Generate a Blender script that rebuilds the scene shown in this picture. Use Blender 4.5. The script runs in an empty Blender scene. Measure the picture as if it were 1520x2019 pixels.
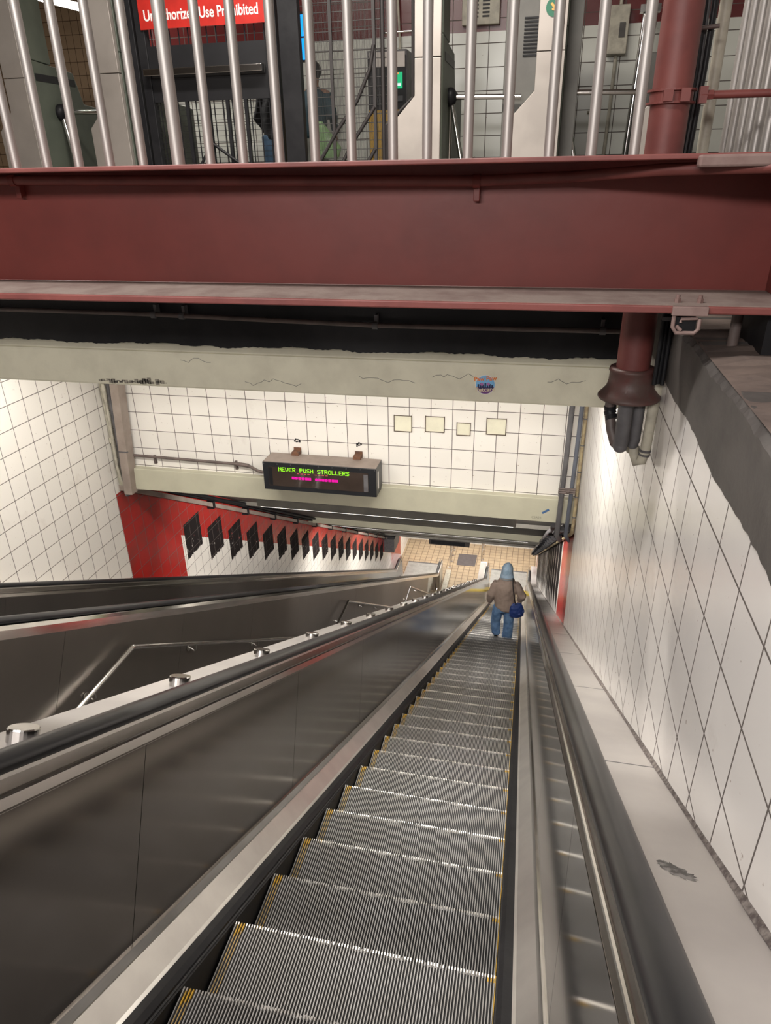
import bpy, bmesh, math, random
from mathutils import Vector, Matrix
random.seed(7)
S = bpy.context.scene
COL = S.collection
R = math.radians

# ------------------------------------------------------------------ camera
cd = bpy.data.cameras.new('camera'); cam = bpy.data.objects.new('camera', cd); COL.objects.link(cam)
rt = Vector((0.9768411, 0.2133026, -0.0168353)); dn = Vector((0.0792588, -0.4338113, -0.8975109)); fw = Vector((-0.1987447, 0.8753912, -0.4406708))
m = Matrix.Identity(4)
for i in range(3):
    m[i][0] = rt[i]; m[i][1] = -dn[i]; m[i][2] = -fw[i]
cam.matrix_world = m
cd.sensor_fit = 'VERTICAL'; cd.sensor_height = 24; cd.lens = 1370.2 * 24 / 2019; cd.clip_start = .02; cd.clip_end = 100
S.camera = cam
# ------------------------------------------------------------------ world, exposure
S.view_settings.view_transform = 'Standard'; S.view_settings.look = 'None'
S.view_settings.gamma = 1; S.view_settings.use_curve_mapping = False
S.view_settings.exposure = 0.0
w = bpy.data.worlds.new('world'); S.world = w; w.use_nodes = True
w.node_tree.nodes['Background'].inputs[0].default_value = (.9, .95, 1, 1)
w.node_tree.nodes['Background'].inputs[1].default_value = .12

def area(name, loc, sx, sy, power, col=(1, .95, .88), rot=(0, 0, 0)):
    l = bpy.data.lights.new(name, 'AREA'); l.shape = 'RECTANGLE'; l.size = sx; l.size_y = sy
    l.energy = power; l.color = col
    o = bpy.data.objects.new(name, l); COL.objects.link(o); o.location = loc; o.rotation_euler = rot
    return o
# tubes above the frame, between the lintel and the tiled back wall
area('shaft_lamp_light', (-2.6, 4.7, -.945), 3.6, .16, 98)
area('shaft_lamp_light', (-.25, 4.7, -.945), 1.0, .16, 48)
# lamp strips under the sloping ceiling
area('slope_lamp_light', (-1.68, 7.33, -3.705), 3.0, .08, 200, rot=(R(68), 0, 0))
area('slope_lamp_light', (-2.1, 13.38, -7.184), 4.2, .10, 150)
area('slope_lamp_light', (-2.1, 16.80, -9.054), 4.2, .10, 150)
area('landing_lamp_light', (-2.1, 23.2, -11.27), 4.5, .4, 800)
# hall lamp above the viewer, added fill behind, lamps over the turnstiles
area('hall_lamp_and_fill', (-1.9, .6, 2.5), 2.4, .3, 190, (1, .95, .91))
area('hall_lamp_and_fill', (-1.6, -4.2, 1.75), 4.0, .5, 260, (1, .95, .91), rot=(R(66), 0, 0))  # unseen fill added behind the viewer, tilted forward to brighten lintel and beam
area('turnstile_lamp_light', (-1.6, 4.9, 2.55), 3.0, .3, 190, (1, .93, .84))
area('turnstile_lamp_light', (-5.6, 7.8, 2.5), .9, .2, 90, (1, .95, .9))

# ------------------------------------------------------------------ node helpers
class NT:
    def __init__(s, name):
        s.m = bpy.data.materials.new(name); s.m.use_nodes = True; s.t = s.m.node_tree
        s.b = s.t.nodes['Principled BSDF']
    def n(s, ty): return s.t.nodes.new(ty)
    def l(s, a, b): s.t.links.new(a, b)
    def math(s, op, *a):
        nd = s.n('ShaderNodeMath'); nd.operation = op
        for i, v in enumerate(a):
            if isinstance(v, (int, float)): nd.inputs[i].default_value = v
            else: s.l(v, nd.inputs[i])
        return nd.outputs[0]
    def mix(s, f, a, b):
        nd = s.n('ShaderNodeMix'); nd.data_type = 'RGBA'
        for i, v in ((0, f), (6, a), (7, b)):
            if isinstance(v, (int, float)): nd.inputs[i].default_value = v
            elif isinstance(v, tuple): nd.inputs[i].default_value = (*v, 1)
            else: s.l(v, nd.inputs[i])
        return nd.outputs[2]
    def pos(s):
        g = s.n('ShaderNodeNewGeometry'); x = s.n('ShaderNodeSeparateXYZ'); s.l(g.outputs['Position'], x.inputs[0])
        s.P = g.outputs['Position']; return x.outputs
    def noise(s, scale, detail=4, vec=None, stretch=None, rough=.55):
        nd = s.n('ShaderNodeTexNoise'); nd.inputs['Scale'].default_value = scale; nd.inputs['Detail'].default_value = detail
        nd.inputs['Roughness'].default_value = rough
        if vec is None:
            tc = s.n('ShaderNodeTexCoord'); vec = tc.outputs['Object']
        if stretch:
            mp = s.n('ShaderNodeMapping'); mp.inputs['Scale'].default_value = stretch; s.l(vec, mp.inputs[0]); vec = mp.outputs[0]
        s.l(vec, nd.inputs['Vector']); return nd.outputs['Fac']
    def ramp(s, f, a, b):
        nd = s.n('ShaderNodeMapRange'); nd.clamp = True
        s.l(f, nd.inputs[0]); nd.inputs[1].default_value = a; nd.inputs[2].default_value = b
        return nd.outputs[0]
    def bump(s, h, strength=.3, dist=.01):
        nd = s.n('ShaderNodeBump'); nd.inputs['Strength'].default_value = strength; nd.inputs['Distance'].default_value = dist
        s.l(h, nd.inputs['Height']); s.l(nd.outputs[0], s.b.inputs['Normal'])
    def set(s, **k):
        for a, v in k.items():
            i = s.b.inputs[a.replace('_', ' ')]
            if isinstance(v, (int, float)): i.default_value = v
            elif isinstance(v, tuple): i.default_value = (*v, 1)
            else: s.l(v, i)

def mat(name, c, rough=.5, metal=0, c2=None, sc=8, lo=.4, hi=.65, bump=0, bsc=60, stretch=None, spec=.5):
    t = NT(name); f = t.noise(sc, 5, stretch=stretch)
    c2 = c2 or tuple(x * .82 for x in c)
    t.set(Base_Color=t.mix(t.ramp(f, lo, hi), c, c2), Roughness=rough, Metallic=metal)
    t.b.inputs['Specular IOR Level'].default_value = spec
    if bump: t.bump(t.noise(bsc, 3), bump, .004)
    return t.m
def emis(name, c, s):
    t = NT(name); t.set(Base_Color=(0, 0, 0), Emission_Color=c, Emission_Strength=s, Roughness=.5); return t.m

def tile_mat(name, axis, a0, pa, z0, pz, white=(.83, .795, .74), grout=(.13, .11, .10), gw=.0035, extra=None, rough=.22, dirt=(.55, .48, .42), dlo=.62):
    t = NT(name); X = t.pos(); ax = X[axis]; z = X[2 if axis != 2 else 1]
    def line(c, o, p):
        f = t.math('FRACT', t.math('DIVIDE', t.math('SUBTRACT', c, o), p))
        d = t.math('MULTIPLY', t.math('SUBTRACT', .5, t.math('ABSOLUTE', t.math('SUBTRACT', f, .5))), p)
        return t.math('LESS_THAN', d, gw)
    def cell(c, o, p): return t.math('FLOOR', t.math('DIVIDE', t.math('SUBTRACT', c, o), p))
    g = t.math('MAXIMUM', line(ax, a0, pa), line(z, z0, pz))
    cx = t.n('ShaderNodeCombineXYZ'); t.l(cell(ax, a0, pa), cx.inputs[0]); t.l(cell(z, z0, pz), cx.inputs[1])
    wn = t.n('ShaderNodeTexWhiteNoise'); t.l(cx.outputs[0], wn.inputs['Vector'])
    col = t.mix(t.math('MULTIPLY', wn.outputs['Value'], .22), white, tuple(v * .72 for v in white))
    n1 = t.noise(2.2, 6, vec=t.P, rough=.65)
    col = t.mix(t.math('MULTIPLY', t.ramp(n1, dlo, dlo + .16), .45), col, dirt)
    col = t.mix(t.math('MULTIPLY', t.ramp(t.noise(34, 3, vec=t.P), .70, .74), .7), col, (.30, .22, .17))
    t.matte = g
    if extra: col = extra(t, X, col)
    t.set(Base_Color=t.mix(g, col, grout), Roughness=t.math('ADD', rough, t.math('MULTIPLY', t.math('MAXIMUM', g, t.matte), .5)), Specular_IOR_Level=t.math('SUBTRACT', .5, t.math('MULTIPLY', t.matte, .45)))
    t.bump(t.math('SUBTRACT', 1, g), .25, .002)
    return t.m

# ------------------------------------------------------------------ geometry helpers
class G:
    def __init__(s): s.v = []; s.f = []; s.m = []; s.sm = []
    def add(s, vs, fs, m=0, smooth=False):
        o = len(s.v); s.v += [tuple(v) for v in vs]
        for f in fs: s.f.append([i + o for i in f]); s.m.append(m); s.sm.append(smooth)
        return s
    def box(s, x0, x1, y0, y1, z0, z1, m=0):
        return s.add([(x, y, z) for x in (x0, x1) for y in (y0, y1) for z in (z0, z1)],
              [(0, 1, 3, 2), (4, 6, 7, 5), (0, 4, 5, 1), (2, 3, 7, 6), (0, 2, 6, 4), (1, 5, 7, 3)], m)
    def prism(s, poly, ax, a, b, m=0):
        # polygon in the two other axes (cyclic order after ax), extruded along ax
        def P(p, t):
            if ax == 0: return (t, p[0], p[1])
            if ax == 1: return (p[0], t, p[1])
            return (p[0], p[1], t)
        k = len(poly); vs = [P(p, a) for p in poly] + [P(p, b) for p in poly]
        return s.add(vs, [list(range(k)), list(range(2 * k - 1, k - 1, -1))] + [(i, (i + 1) % k, k + (i + 1) % k, k + i) for i in range(k)], m)
    def tube(s, pts, r, seg=12, m=0, caps=True, smooth=True, flat=1.0):
        pts = [Vector(p) for p in pts]; n = len(pts); rs = r if isinstance(r, (list, tuple)) else [r] * n
        ts = [(pts[min(i + 1, n - 1)] - pts[max(i - 1, 0)]).normalized() for i in range(n)]
        up = Vector((0, 0, 1)) if abs(ts[0].z) < .9 else Vector((1, 0, 0))
        a = ts[0].cross(up).normalized(); vs = []
        for i in range(n):
            a = (a - ts[i] * a.dot(ts[i])).normalized(); b = ts[i].cross(a)
            for k in range(seg):
                th = 2 * math.pi * k / seg
                vs.append(pts[i] + (a * math.cos(th) + b * math.sin(th) * flat) * rs[i])
        fs = [(i * seg + k, i * seg + (k + 1) % seg, (i + 1) * seg + (k + 1) % seg, (i + 1) * seg + k) for i in range(n - 1) for k in range(seg)]
        s.add(vs, fs, m, smooth)
        if caps: s.add(vs[:seg], [list(range(seg))[::-1]], m); s.add(vs[-seg:], [list(range(seg))], m)
        return s
    def loft(s, rings, m=0, caps=True, smooth=True):
        k = len(rings[0]); vs = [p for r in rings for p in r]
        fs = [(i * k + j, i * k + (j + 1) % k, (i + 1) * k + (j + 1) % k, (i + 1) * k + j) for i in range(len(rings) - 1) for j in range(k)]
        s.add(vs, fs, m, smooth)
        if caps: s.add(rings[0], [list(range(k))[::-1]], m); s.add(rings[-1], [list(range(k))], m)
        return s
    def ball(s, c, r, m=0, seg=16):
        rx, ry, rz = r if isinstance(r, tuple) else (r, r, r); rings = []
        for i in range(1, 10):
            ph = math.pi * i / 10
            rings.append([(c[0] + rx * math.sin(ph) * math.cos(2 * math.pi * j / seg), c[1] + ry * math.sin(ph) * math.sin(2 * math.pi * j / seg), c[2] - rz * math.cos(ph)) for j in range(seg)])
        return s.loft(rings, m)
    def build(s, name, mats, parent=None, smooth=None, bevel=0, **props):
        me = bpy.data.meshes.new(name); me.from_pydata(s.v, [], s.f); me.validate()
        if not isinstance(mats, (list, tuple)): mats = [mats]
        for x in mats: me.materials.append(x)
        for p, mi, sm in zip(me.polygons, s.m, s.sm): p.material_index = mi; p.use_smooth = sm
        bm = bmesh.new(); bm.from_mesh(me); bmesh.ops.recalc_face_normals(bm, faces=bm.faces); bm.to_mesh(me); bm.free()
        o = bpy.data.objects.new(name, me); COL.objects.link(o)
        if parent is not None: attach(o, parent)
        if bevel:
            b = o.modifiers.new('bevel', 'BEVEL'); b.width = bevel; b.segments = 2; b.limit_method = 'ANGLE'
        for k, v in props.items(): o[k] = v
        return o
def wmat(o):
    m_ = Matrix.Translation(o.location)
    return wmat(o.parent) @ o.matrix_parent_inverse @ m_ if o.parent else m_
def attach(o, parent):
    o.parent = parent; o.matrix_parent_inverse = wmat(parent).inverted()
def thing(name, label, cat, loc, group=None):
    o = bpy.data.objects.new(name, None); COL.objects.link(o); o.location = loc; o.empty_display_size = .1
    o['label'] = label; o['category'] = cat
    if group: o['group'] = group
    return o
def tag(o, label, cat, group=None):
    o['label'] = label; o['category'] = cat
    if group: o['group'] = group
    return o
def text_mesh(name, body, size, mat_, mw, parent, extrude=.001, bold=0.0, align='CENTER', sx=1.0):
    c = bpy.data.curves.new(name, 'FONT'); c.body = body; c.size = size; c.align_x = align; c.extrude = extrude; c.offset = bold
    tmp = bpy.data.objects.new(name, c); COL.objects.link(tmp)
    dg = bpy.context.evaluated_depsgraph_get(); me = bpy.data.meshes.new_from_object(tmp.evaluated_get(dg))
    bpy.data.objects.remove(tmp); me.transform(mw @ Matrix.Diagonal((sx, 1, 1, 1))); me.materials.clear(); me.materials.append(mat_)
    me.name = name
    o = bpy.data.objects.new(name, me); COL.objects.link(o)
    if parent: attach(o, parent)
    return o
def facing(loc, rz=0):   # text plane upright, facing -y
    return Matrix.Translation(loc) @ Matrix.Rotation(rz, 4, 'Z') @ Matrix.Rotation(R(90), 4, 'X')

# ------------------------------------------------------------------ materials
STEEL = mat('brushed_steel', (.60, .58, .55), .30, 1, (.50, .48, .46), 3, stretch=(1, .25, .25))
STEEL_DK = mat('dark_brushed_steel', (.25, .225, .205), .14, .8, (.20, .182, .168), 2.2, stretch=(1, .4, .4))
FLANK = mat('dull_dark_steel', (.24, .215, .195), .30, .85, (.21, .19, .17), 2.2, stretch=(1, .4, .4))
PANEL_R = mat('shiny_dark_steel', (.33, .31, .29), .09, 1, (.28, .26, .245), 2.2)
TRIM = mat('trim_steel', (.42, .39, .37), .18, 1, (.36, .34, .32), 3)
DECK = mat('satin_steel_deck', (.72, .69, .67), .42, .9, (.64, .61, .60), 2.5)
POL = mat('polished_steel', (.70, .68, .66), .16, 1, (.62, .60, .58), 6)
INNER = mat('worn_steel_deck', (.70, .67, .63), .30, .7, (.60, .57, .54), 5, .35, .7, bump=.05, bsc=30)
RUBBER = mat('black_rubber', (.020, .020, .022), .30, 0, (.028, .027, .028), 3, spec=.3)
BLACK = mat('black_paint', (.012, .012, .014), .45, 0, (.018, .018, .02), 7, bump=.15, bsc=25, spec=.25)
ROUGHBLK = mat('rough_black_concrete', (.016, .016, .018), .55, 0, (.05, .045, .045), 28, .60, .72, bump=.6, bsc=40)
GROOVE = mat('dark_groove_metal', (.014, .014, .016), .5, .3)
CLEAT = mat('cleat_aluminium', (.36, .345, .325), .62, .35, (.42, .41, .40), 5, .45, .6)
YELLOW = mat('yellow_paint', (.62, .36, .03), .5, 0, (.30, .2, .05), 30, .5, .6)
YELLOWB = mat('bright_yellow_paint', (.85, .62, .03), .45)
REDP = mat('dark_red_paint', (.175, .031, .025), .42, 0, (.145, .026, .021), 5, bump=.12, bsc=18)
REDP2 = mat('faded_red_paint', (.20, .056, .048), .5, 0, (.145, .040, .036), 7, bump=.15, bsc=30)
DUSTY = mat('dusty_red_paint', (.22, .15, .135), .7, 0, (.15, .085, .075), 9, bump=.2)
CREAM = mat('cream_painted_concrete', (.74, .71, .56), .6, 0, (.64, .61, .48), 6, .4, .7, bump=.5, bsc=28)
CREAMS = mat('pale_green_cream_paint', (.52, .50, .385), .5, 0, (.46, .44, .34), 3, bump=.1)
GREYC = mat('grey_concrete', (.105, .098, .092), .75, 0, (.07, .065, .062), 6, bump=.6, bsc=35)
DKBAND = mat('dark_grey_painted_concrete', (.095, .086, .080), .6, 0, (.068, .062, .058), 7, bump=.5, bsc=30)
PINKC = mat('dusty_brown_concrete', (.20, .15, .125), .8, 0, (.11, .085, .075), 5, .35, .65, bump=.9, bsc=18)
CEIL = mat('grey_ceiling_paint', (.20, .19, .165), .7, 0, (.15, .14, .125), 4)
CONDW = mat('ivory_conduit', (.50, .47, .38), .5, 0, (.36, .33, .27), 14)
CONDG = mat('grey_conduit', (.13, .125, .13), .5, 0, (.09, .085, .09), 10)
CONDB = mat('brown_conduit', (.14, .105, .095), .5, 0, (.09, .07, .065), 10)
CONDY = mat('yellowed_conduit', (.42, .34, .20), .5, 0, (.25, .19, .12), 18)
TROUGH = mat('taupe_trunking', (.34, .28, .24), .55, 0, (.26, .21, .18), 5)
GREEN = mat('grey_green_cabinet', (.10, .115, .09), .5, 0, (.08, .095, .075), 4)
GREYCAB = mat('grey_cabinet', (.17, .165, .15), .5, 0, (.14, .135, .125), 4)
PANEL = mat('turnstile_steel', (.44, .40, .365), .45, .45, (.38, .345, .315), 3)
LAMP = emis('lamp_diffuser', (1, .94, .85), 4)
WHITE = mat('white_paint', (.75, .73, .70), .5)

def red_black(t, X, col, y_r0, y_r1, zb0, yb, px0, k_n, ph, raise_=0.0, end0=None, end1=None, pitch=.66, pw=.47, ztop=-3.34, chipamt=.85):
    y, z = X[1], X[2]
    gt = lambda a, b: t.math('GREATER_THAN', a, b); lt = lambda a, b: t.math('LESS_THAN', a, b)
    AND = lambda *a: a[0] if len(a) == 1 else t.math('MULTIPLY', a[0], AND(*a[1:]))
    nz = t.math('MULTIPLY', t.math('SUBTRACT', t.noise(22, 4, vec=t.P), .5), .10)
    redn = t.mix(t.ramp(t.noise(3, 4, vec=t.P), .45, .7), (.42, .022, .018), (.30, .035, .028))
    # upper red band above the 30 degree line, one solid block at its top end
    line = t.math('ADD', zb0, t.math('MULTIPLY', t.math('SUBTRACT', y, yb), -.5774))
    band = AND(gt(y, y_r0), t.math('MAXIMUM', gt(z, line), lt(y, y_r1)))
    band = AND(band, lt(y, end1)); band = t.math('MAXIMUM', band, AND(gt(y, end0), lt(y, end1)))
    band = AND(band, lt(z, ztop))
    col = t.mix(band, col, redn)
    u = t.math('DIVIDE', t.math('SUBTRACT', y, px0), pitch); k = t.math('FLOOR', u)
    fy = t.math('MULTIPLY', t.math('FRACT', u), pitch)
    zc = t.math('ADD', z, t.math('MULTIPLY', k, pitch * .5774))
    blk = AND(lt(t.math('ADD', fy, t.math('MULTIPLY', nz, .35)), pw), gt(t.math('ADD', zc, nz), ph[0]), lt(t.math('ADD', zc, t.math('MULTIPLY', nz, .2)), ph[1]), gt(k, -.5), lt(k, k_n - .5))
    chip = t.math('GREATER_THAN', t.noise(9, 5, vec=t.P, rough=.7), .66)
    blk = t.math('MULTIPLY', blk, t.math('SUBTRACT', 1, t.math('MULTIPLY', chip, chipamt)))
    t.matte = blk
    return t.mix(blk, col, (.022, .018, .018))
TL = tile_mat('left_wall_tiles', 1, 5.01, .2150, -2.293, .2155, extra=lambda t, X, c: red_black(t, X, c, 6.52, 7.76, -4.534, 7.772, 7.85, 19, (-4.965, -4.425), end0=21.5, end1=23.25))
TR = tile_mat('right_wall_tiles', 1, 1.082, .2200, -1.117, .2220, white=(.82, .79, .76), extra=lambda t, X, c: red_black(t, X, c, 6.69, 8.25, 9, 6.69, 8.45, 19, (-5.62, -4.25), end0=21.8, end1=22.6, pw=.59, chipamt=.25))
TB = tile_mat('back_wall_tiles', 0, -4.367, .2225, -2.377, .2135)
TU = tile_mat('hall_wall_tiles', 0, -.943, .186, .735, .2075, white=(.72, .73, .67), gw=.004,
              extra=lambda t, X, c: t.mix(t.math('GREATER_THAN', X[2], 1.25), c, (.13, .022, .022)))
TBR = tile_mat('brown_wall_tiles', 0, 0, .12, 0, .17, white=(.22, .15, .09), grout=(.05, .03, .02), rough=.3)
FL = tile_mat('tan_floor_tiles', 2, 23.06, .2206, .03, .2206, white=(.50, .36, .20), grout=(.12, .075, .045), rough=.45)
# (floor uses x and y: rebuild its lines on those axes)
def floor_mat():
    t = NT('tan_quarry_tiles'); X = t.pos()
    def line(c, o, p):
        f = t.math('FRACT', t.math('DIVIDE', t.math('SUBTRACT', c, o), p))
        d = t.math('MULTIPLY', t.math('SUBTRACT', .5, t.math('ABSOLUTE', t.math('SUBTRACT', f, .5))), p)
        return t.math('LESS_THAN', d, .009)
    g = t.math('MAXIMUM', line(X[0], .02, .2206), line(X[1], 23.1, .2206))
    col = t.mix(t.ramp(t.noise(3, 5, vec=t.P), .35, .7), (.46, .35, .225), (.36, .275, .185))
    t.set(Base_Color=t.mix(g, col, (.13, .085, .05)), Roughness=.45); return t.m
bpy.data.materials.remove(FL); FL = floor_mat()

# ------------------------------------------------------------------ path of the escalators
TH = R(30); sn, cs = .5, math.sqrt(3) / 2
FLZ = -13.70; RAD = 1.2
SF = (-FLZ - 1.299) / .5; S1 = SF - RAD * math.tan(TH / 2); S2 = S1 + RAD * TH
def PF(s):
    if s <= S1: return (cs * s - .75, -sn * s - 1.299, sn, cs)
    y1, z1 = cs * S1 - .75, -sn * S1 - 1.299; cy, cz = y1 + sn * RAD, z1 + cs * RAD
    a = min(s - S1, RAD * TH) / RAD; th = TH - a
    ny, nz = math.sin(th), math.cos(th); y, z = cy - ny * RAD, cz - nz * RAD
    if s > S2: y += s - S2
    return (y, z, ny, nz)
def srange(a, b, step=4.0):
    out = [a]
    for i in range(9):
        v = S1 + (S2 - S1) * i / 8
        if a < v < b: out.append(v)
    out.append(b); return sorted(set(out))
def sweep(g, sec, c, side, a, b, m=0, closed=True, smooth=False):
    rings = []
    for s in srange(a, b):
        y, z, ny, nz = PF(s); rings.append([(c + side * u, y + h * ny, z + h * nz) for u, h in sec])
    if closed: g.loft(rings, m, True, smooth)
    else:
        k = len(sec); vs = [p for r in rings for p in r]
        g.add(vs, [(i * k + j, i * k + j + 1, (i + 1) * k + j + 1, (i + 1) * k + j) for i in range(len(rings) - 1) for j in range(k - 1)], m, smooth)
    return g

# ------------------------------------------------------------------ the setting
ST = dict(kind='structure')
Y0, Y1 = -3.4, 25.05
g = G(); g.prism([(Y0, -14.2), (Y1, -14.2), (Y1, -1), (Y1, -.765), (Y0, -.765)], 0, .5, .75); wr = g.build('wall_right', TR, **ST)
g = G(); n_ = 260
top = [(.497 - .004 * random.random(), Y0 + (6.7 - Y0) * i / n_) for i in range(n_ + 1)]
vs = []; 
for i in range(n_ + 1):
    y = Y0 + (6.7 - Y0) * i / n_
    zb = -.765 + .008 * math.sin(i * .31) + random.uniform(-.004, .004); zt = -.53 + .006 * math.sin(i * .43) + random.uniform(-.005, .005)
    vs += [(.494, y, zb), (.490, y, -.66), (.494, y, zt - .02), (.512 + random.uniform(-.004, .008), y, zt), (.75, y, zt + .004), (.75, y, zb)]
fs = [(i * 6 + j, i * 6 + (j + 1) % 6, (i + 1) * 6 + (j + 1) % 6, (i + 1) * 6 + j) for i in range(n_) for j in range(6)]
g.add(vs, fs + [list(range(6)), list(range(6 * n_, 6 * n_ + 6))[::-1]]); g.build('trim_1', DKBAND, **ST)
g = G()                                                       # rough slab on the shaft wall head
xs = [.505, .60, .75, 1.0, 1.4, 2.2]; ny_ = 160; V = []
for i in range(ny_ + 1):
    y = Y0 + (3.30 - Y0) * i / ny_
    for j, x in enumerate(xs):
        V.append((x + (random.uniform(-.02, .02) if j in (1, 2) else 0), y, -.527 + (.012 if j else 0) * random.random() + (.02 if j > 2 else 0)))
k = len(xs); g.add(V, [(i * k + j, (i + 1) * k + j, (i + 1) * k + j + 1, i * k + j + 1) for i in range(ny_) for j in range(k - 1)])
g.box(.51, 2.2, Y0, 3.30, -.75, -.56); g.box(.52, 2.2, 3.20, 3.30, -.56, -.41); g.build('trim_2', PINKC, **ST)
g = G(); g.box(-4.95, -4.70, Y0, Y1, -14.2, -.55); g.build('wall_left', TL, **ST)
g = G(); g.box(-4.95, .75, 6.70, 6.95, -3.035, -.70); wb = g.build('wall_back', TB, **ST)
for (a, b, c_, d) in ((-1.406, -1.231, -2.257, -2.420), (-1.079, -.894, -2.250, -2.405), (-.757, -.629, -2.300, -2.424), (-.459, -.275, -2.237, -2.397)):
    q = G(); q.box(a, b, 6.694, 6.71, d, c_, 0)
    e = .008
    q.box(a - e, a, 6.690, 6.70, d - e, c_ + e, 1); q.box(b, b + e, 6.690, 6.70, d - e, c_ + e, 1); q.box(a, b, 6.690, 6.70, d - e, d, 1); q.box(a, b, 6.690, 6.70, c_, c_ + e * .6, 1)
    o = q.build('bare_patch', [CREAM, mat('chipped_edge', (.10, .07, .05), .8)], wb); o['label'] = 'bare cream square where a plate has been removed'
g = G(); g.box(-4.95, .75, 6.62, 6.95, -3.30, -3.035); g.build('trim_3', CREAMS, bevel=.006, **ST)     # cream beam at the foot of the back wall
g = G(); g.box(-4.95, .75, 3.60, 3.85, -1.115, -.905); g.prism([(3.60, -.905), (3.85, -.905), (3.85, -.86), (3.635, -.865)], 0, -4.95, .75)
lint = g.build('trim_4', CREAM, bevel=.012, **ST)
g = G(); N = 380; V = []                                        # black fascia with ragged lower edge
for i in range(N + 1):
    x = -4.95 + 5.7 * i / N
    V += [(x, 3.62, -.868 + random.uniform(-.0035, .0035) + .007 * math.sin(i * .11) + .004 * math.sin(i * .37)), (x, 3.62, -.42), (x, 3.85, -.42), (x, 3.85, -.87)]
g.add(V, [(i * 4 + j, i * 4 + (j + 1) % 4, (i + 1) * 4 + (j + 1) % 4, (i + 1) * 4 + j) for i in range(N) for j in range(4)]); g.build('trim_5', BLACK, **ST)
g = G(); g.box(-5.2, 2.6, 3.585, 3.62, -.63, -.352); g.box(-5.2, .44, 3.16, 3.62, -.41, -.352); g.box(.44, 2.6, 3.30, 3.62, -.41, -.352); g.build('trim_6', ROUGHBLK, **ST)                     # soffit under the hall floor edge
g = G(); g.box(-4.95, .75, 3.85, 6.7, -.80, -.60); g.build('ceiling', CREAMS, **ST)                      # shaft ceiling between lintel and back wall
# sloping ceiling with its cross beams
g = G(); yc = lambda y, h: -1.299 - (y + .75) * .57735 + (h) / cs
ys = [6.95, 21.3]; g.prism([(6.95, yc(6.95, 2.10)), (21.0, yc(21.0, 2.10)), (25.05, -11.15), (25.05, -10.9), (21.0, yc(21.0, 2.35)), (6.95, yc(6.95, 2.35))], 0, -4.95, .75)
g.build('ceiling_slope', CEIL, **ST)
for i, (y, h0, d) in enumerate(((9.6, 2.04, .25), (13.0, 1.975, .3), (16.4, 2.02, .25), (19.8, 2.03, .25))):
    g = G(); g.box(-4.70, .5, y, y + d, yc(y, h0), yc(y, 2.2)); g.build('trim_%d' % (7 + i), CREAMS if i == 1 else CEIL, **ST)
g = G(); g.box(-4.95, .75, 25.05, 25.3, -14.2, -10.9); g.build('wall_far', tile_mat('far_wall_tiles', 0, 0, .22, 0, .22), **ST)
g = G(); g.box(-4.70, .5, 24.98, 25.05, -13.70, -13.58); g.build('baseboard_far', WHITE, **ST)
g = G(); g.box(-4.95, .75, 19.6, 25.3, -14.0, -13.70); g.build('floor', FL, **ST)

# stairs between the two escalators
g = G(); XL, XR = -2.86, -1.50; pts = []
y, z = -3.0, -.15; prof = [(y, z)]
def flight(y, z, y1, z1, n):
    out = []
    for i in range(n):
        out += [(y + (y1 - y) * (i) / n, z + (z1 - z) * (i + 1) / n), (y + (y1 - y) * (i + 1) / n, z + (z1 - z) * (i + 1) / n)]
    return out
prof += flight(-3.0, -.15, 2.65, -4.05, 23); prof.append((3.71, -4.05))
prof += flight(3.71, -4.05, 8.38, -7.32, 19); prof.append((9.38, -7.32))
prof += flight(9.38, -7.32, 13.99, -10.55, 19); prof.append((15.04, -10.55))
prof += flight(15.04, -10.55, 19.60, -13.70, 18)
poly = prof + [(19.6, -14.0), (-3.0, -14.0)]
V = [(XL, a, b) for a, b in prof] + [(XR, a, b) for a, b in prof]; k = len(prof)
g.add(V, [(i, i + 1, k + i + 1, k + i) for i in range(k - 1)])
g.build('trim_11', GREYC, **ST)

# hall level: floor, walls, ceiling
g = G(); g.box(-9.5, 3.4, 3.62, 11.3, -.62, -.35); g.build('floor_hall', mat('hall_floor', (.2, .18, .16), .5), **ST)
g = G(); g.box(-5.2, 3.4, 8.5, 8.7, -.35, 2.9); g.build('wall_hall_back', TU, **ST)
g = G(); g.box(-9.5, -5.2, 11.0, 11.2, -.35, 2.9); g.build('wall_hall_left', TBR, **ST)
g = G(); g.box(-9.7, -9.5, -5, 11.3, -.35, 2.9); g.build('wall_hall_side', TBR, **ST)
g = G(); g.box(3.2, 3.4, -5, 8.5, -.35, 2.9); g.build('wall_hall_right', WHITE, **ST)
g = G(); g.box(-9.7, 3.4, -5.2, 11.3, 2.9, 3.05); g.build('ceiling_hall', mat('hall_ceiling', (.30, .28, .25), .8), **ST)
g = G(); g.box(-9.7, 3.4, -5.2, -5.0, -.35, 2.9); g.build('wall_hall_front', mat('hall_rear_wall', (.30, .27, .24), .5), **ST)
g = G(); g.box(-9.7, 3.4, -5.0, -3.4, -.35, -.1); g.build('floor_top', mat('top_landing', (.2, .18, .16), .5), **ST)
g = G(); g.box(-9.7, -4.95, -3.4, 3.6, -.62, -.1); g.build('floor_side', mat('side_floor', (.2, .18, .16), .5), **ST)

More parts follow.
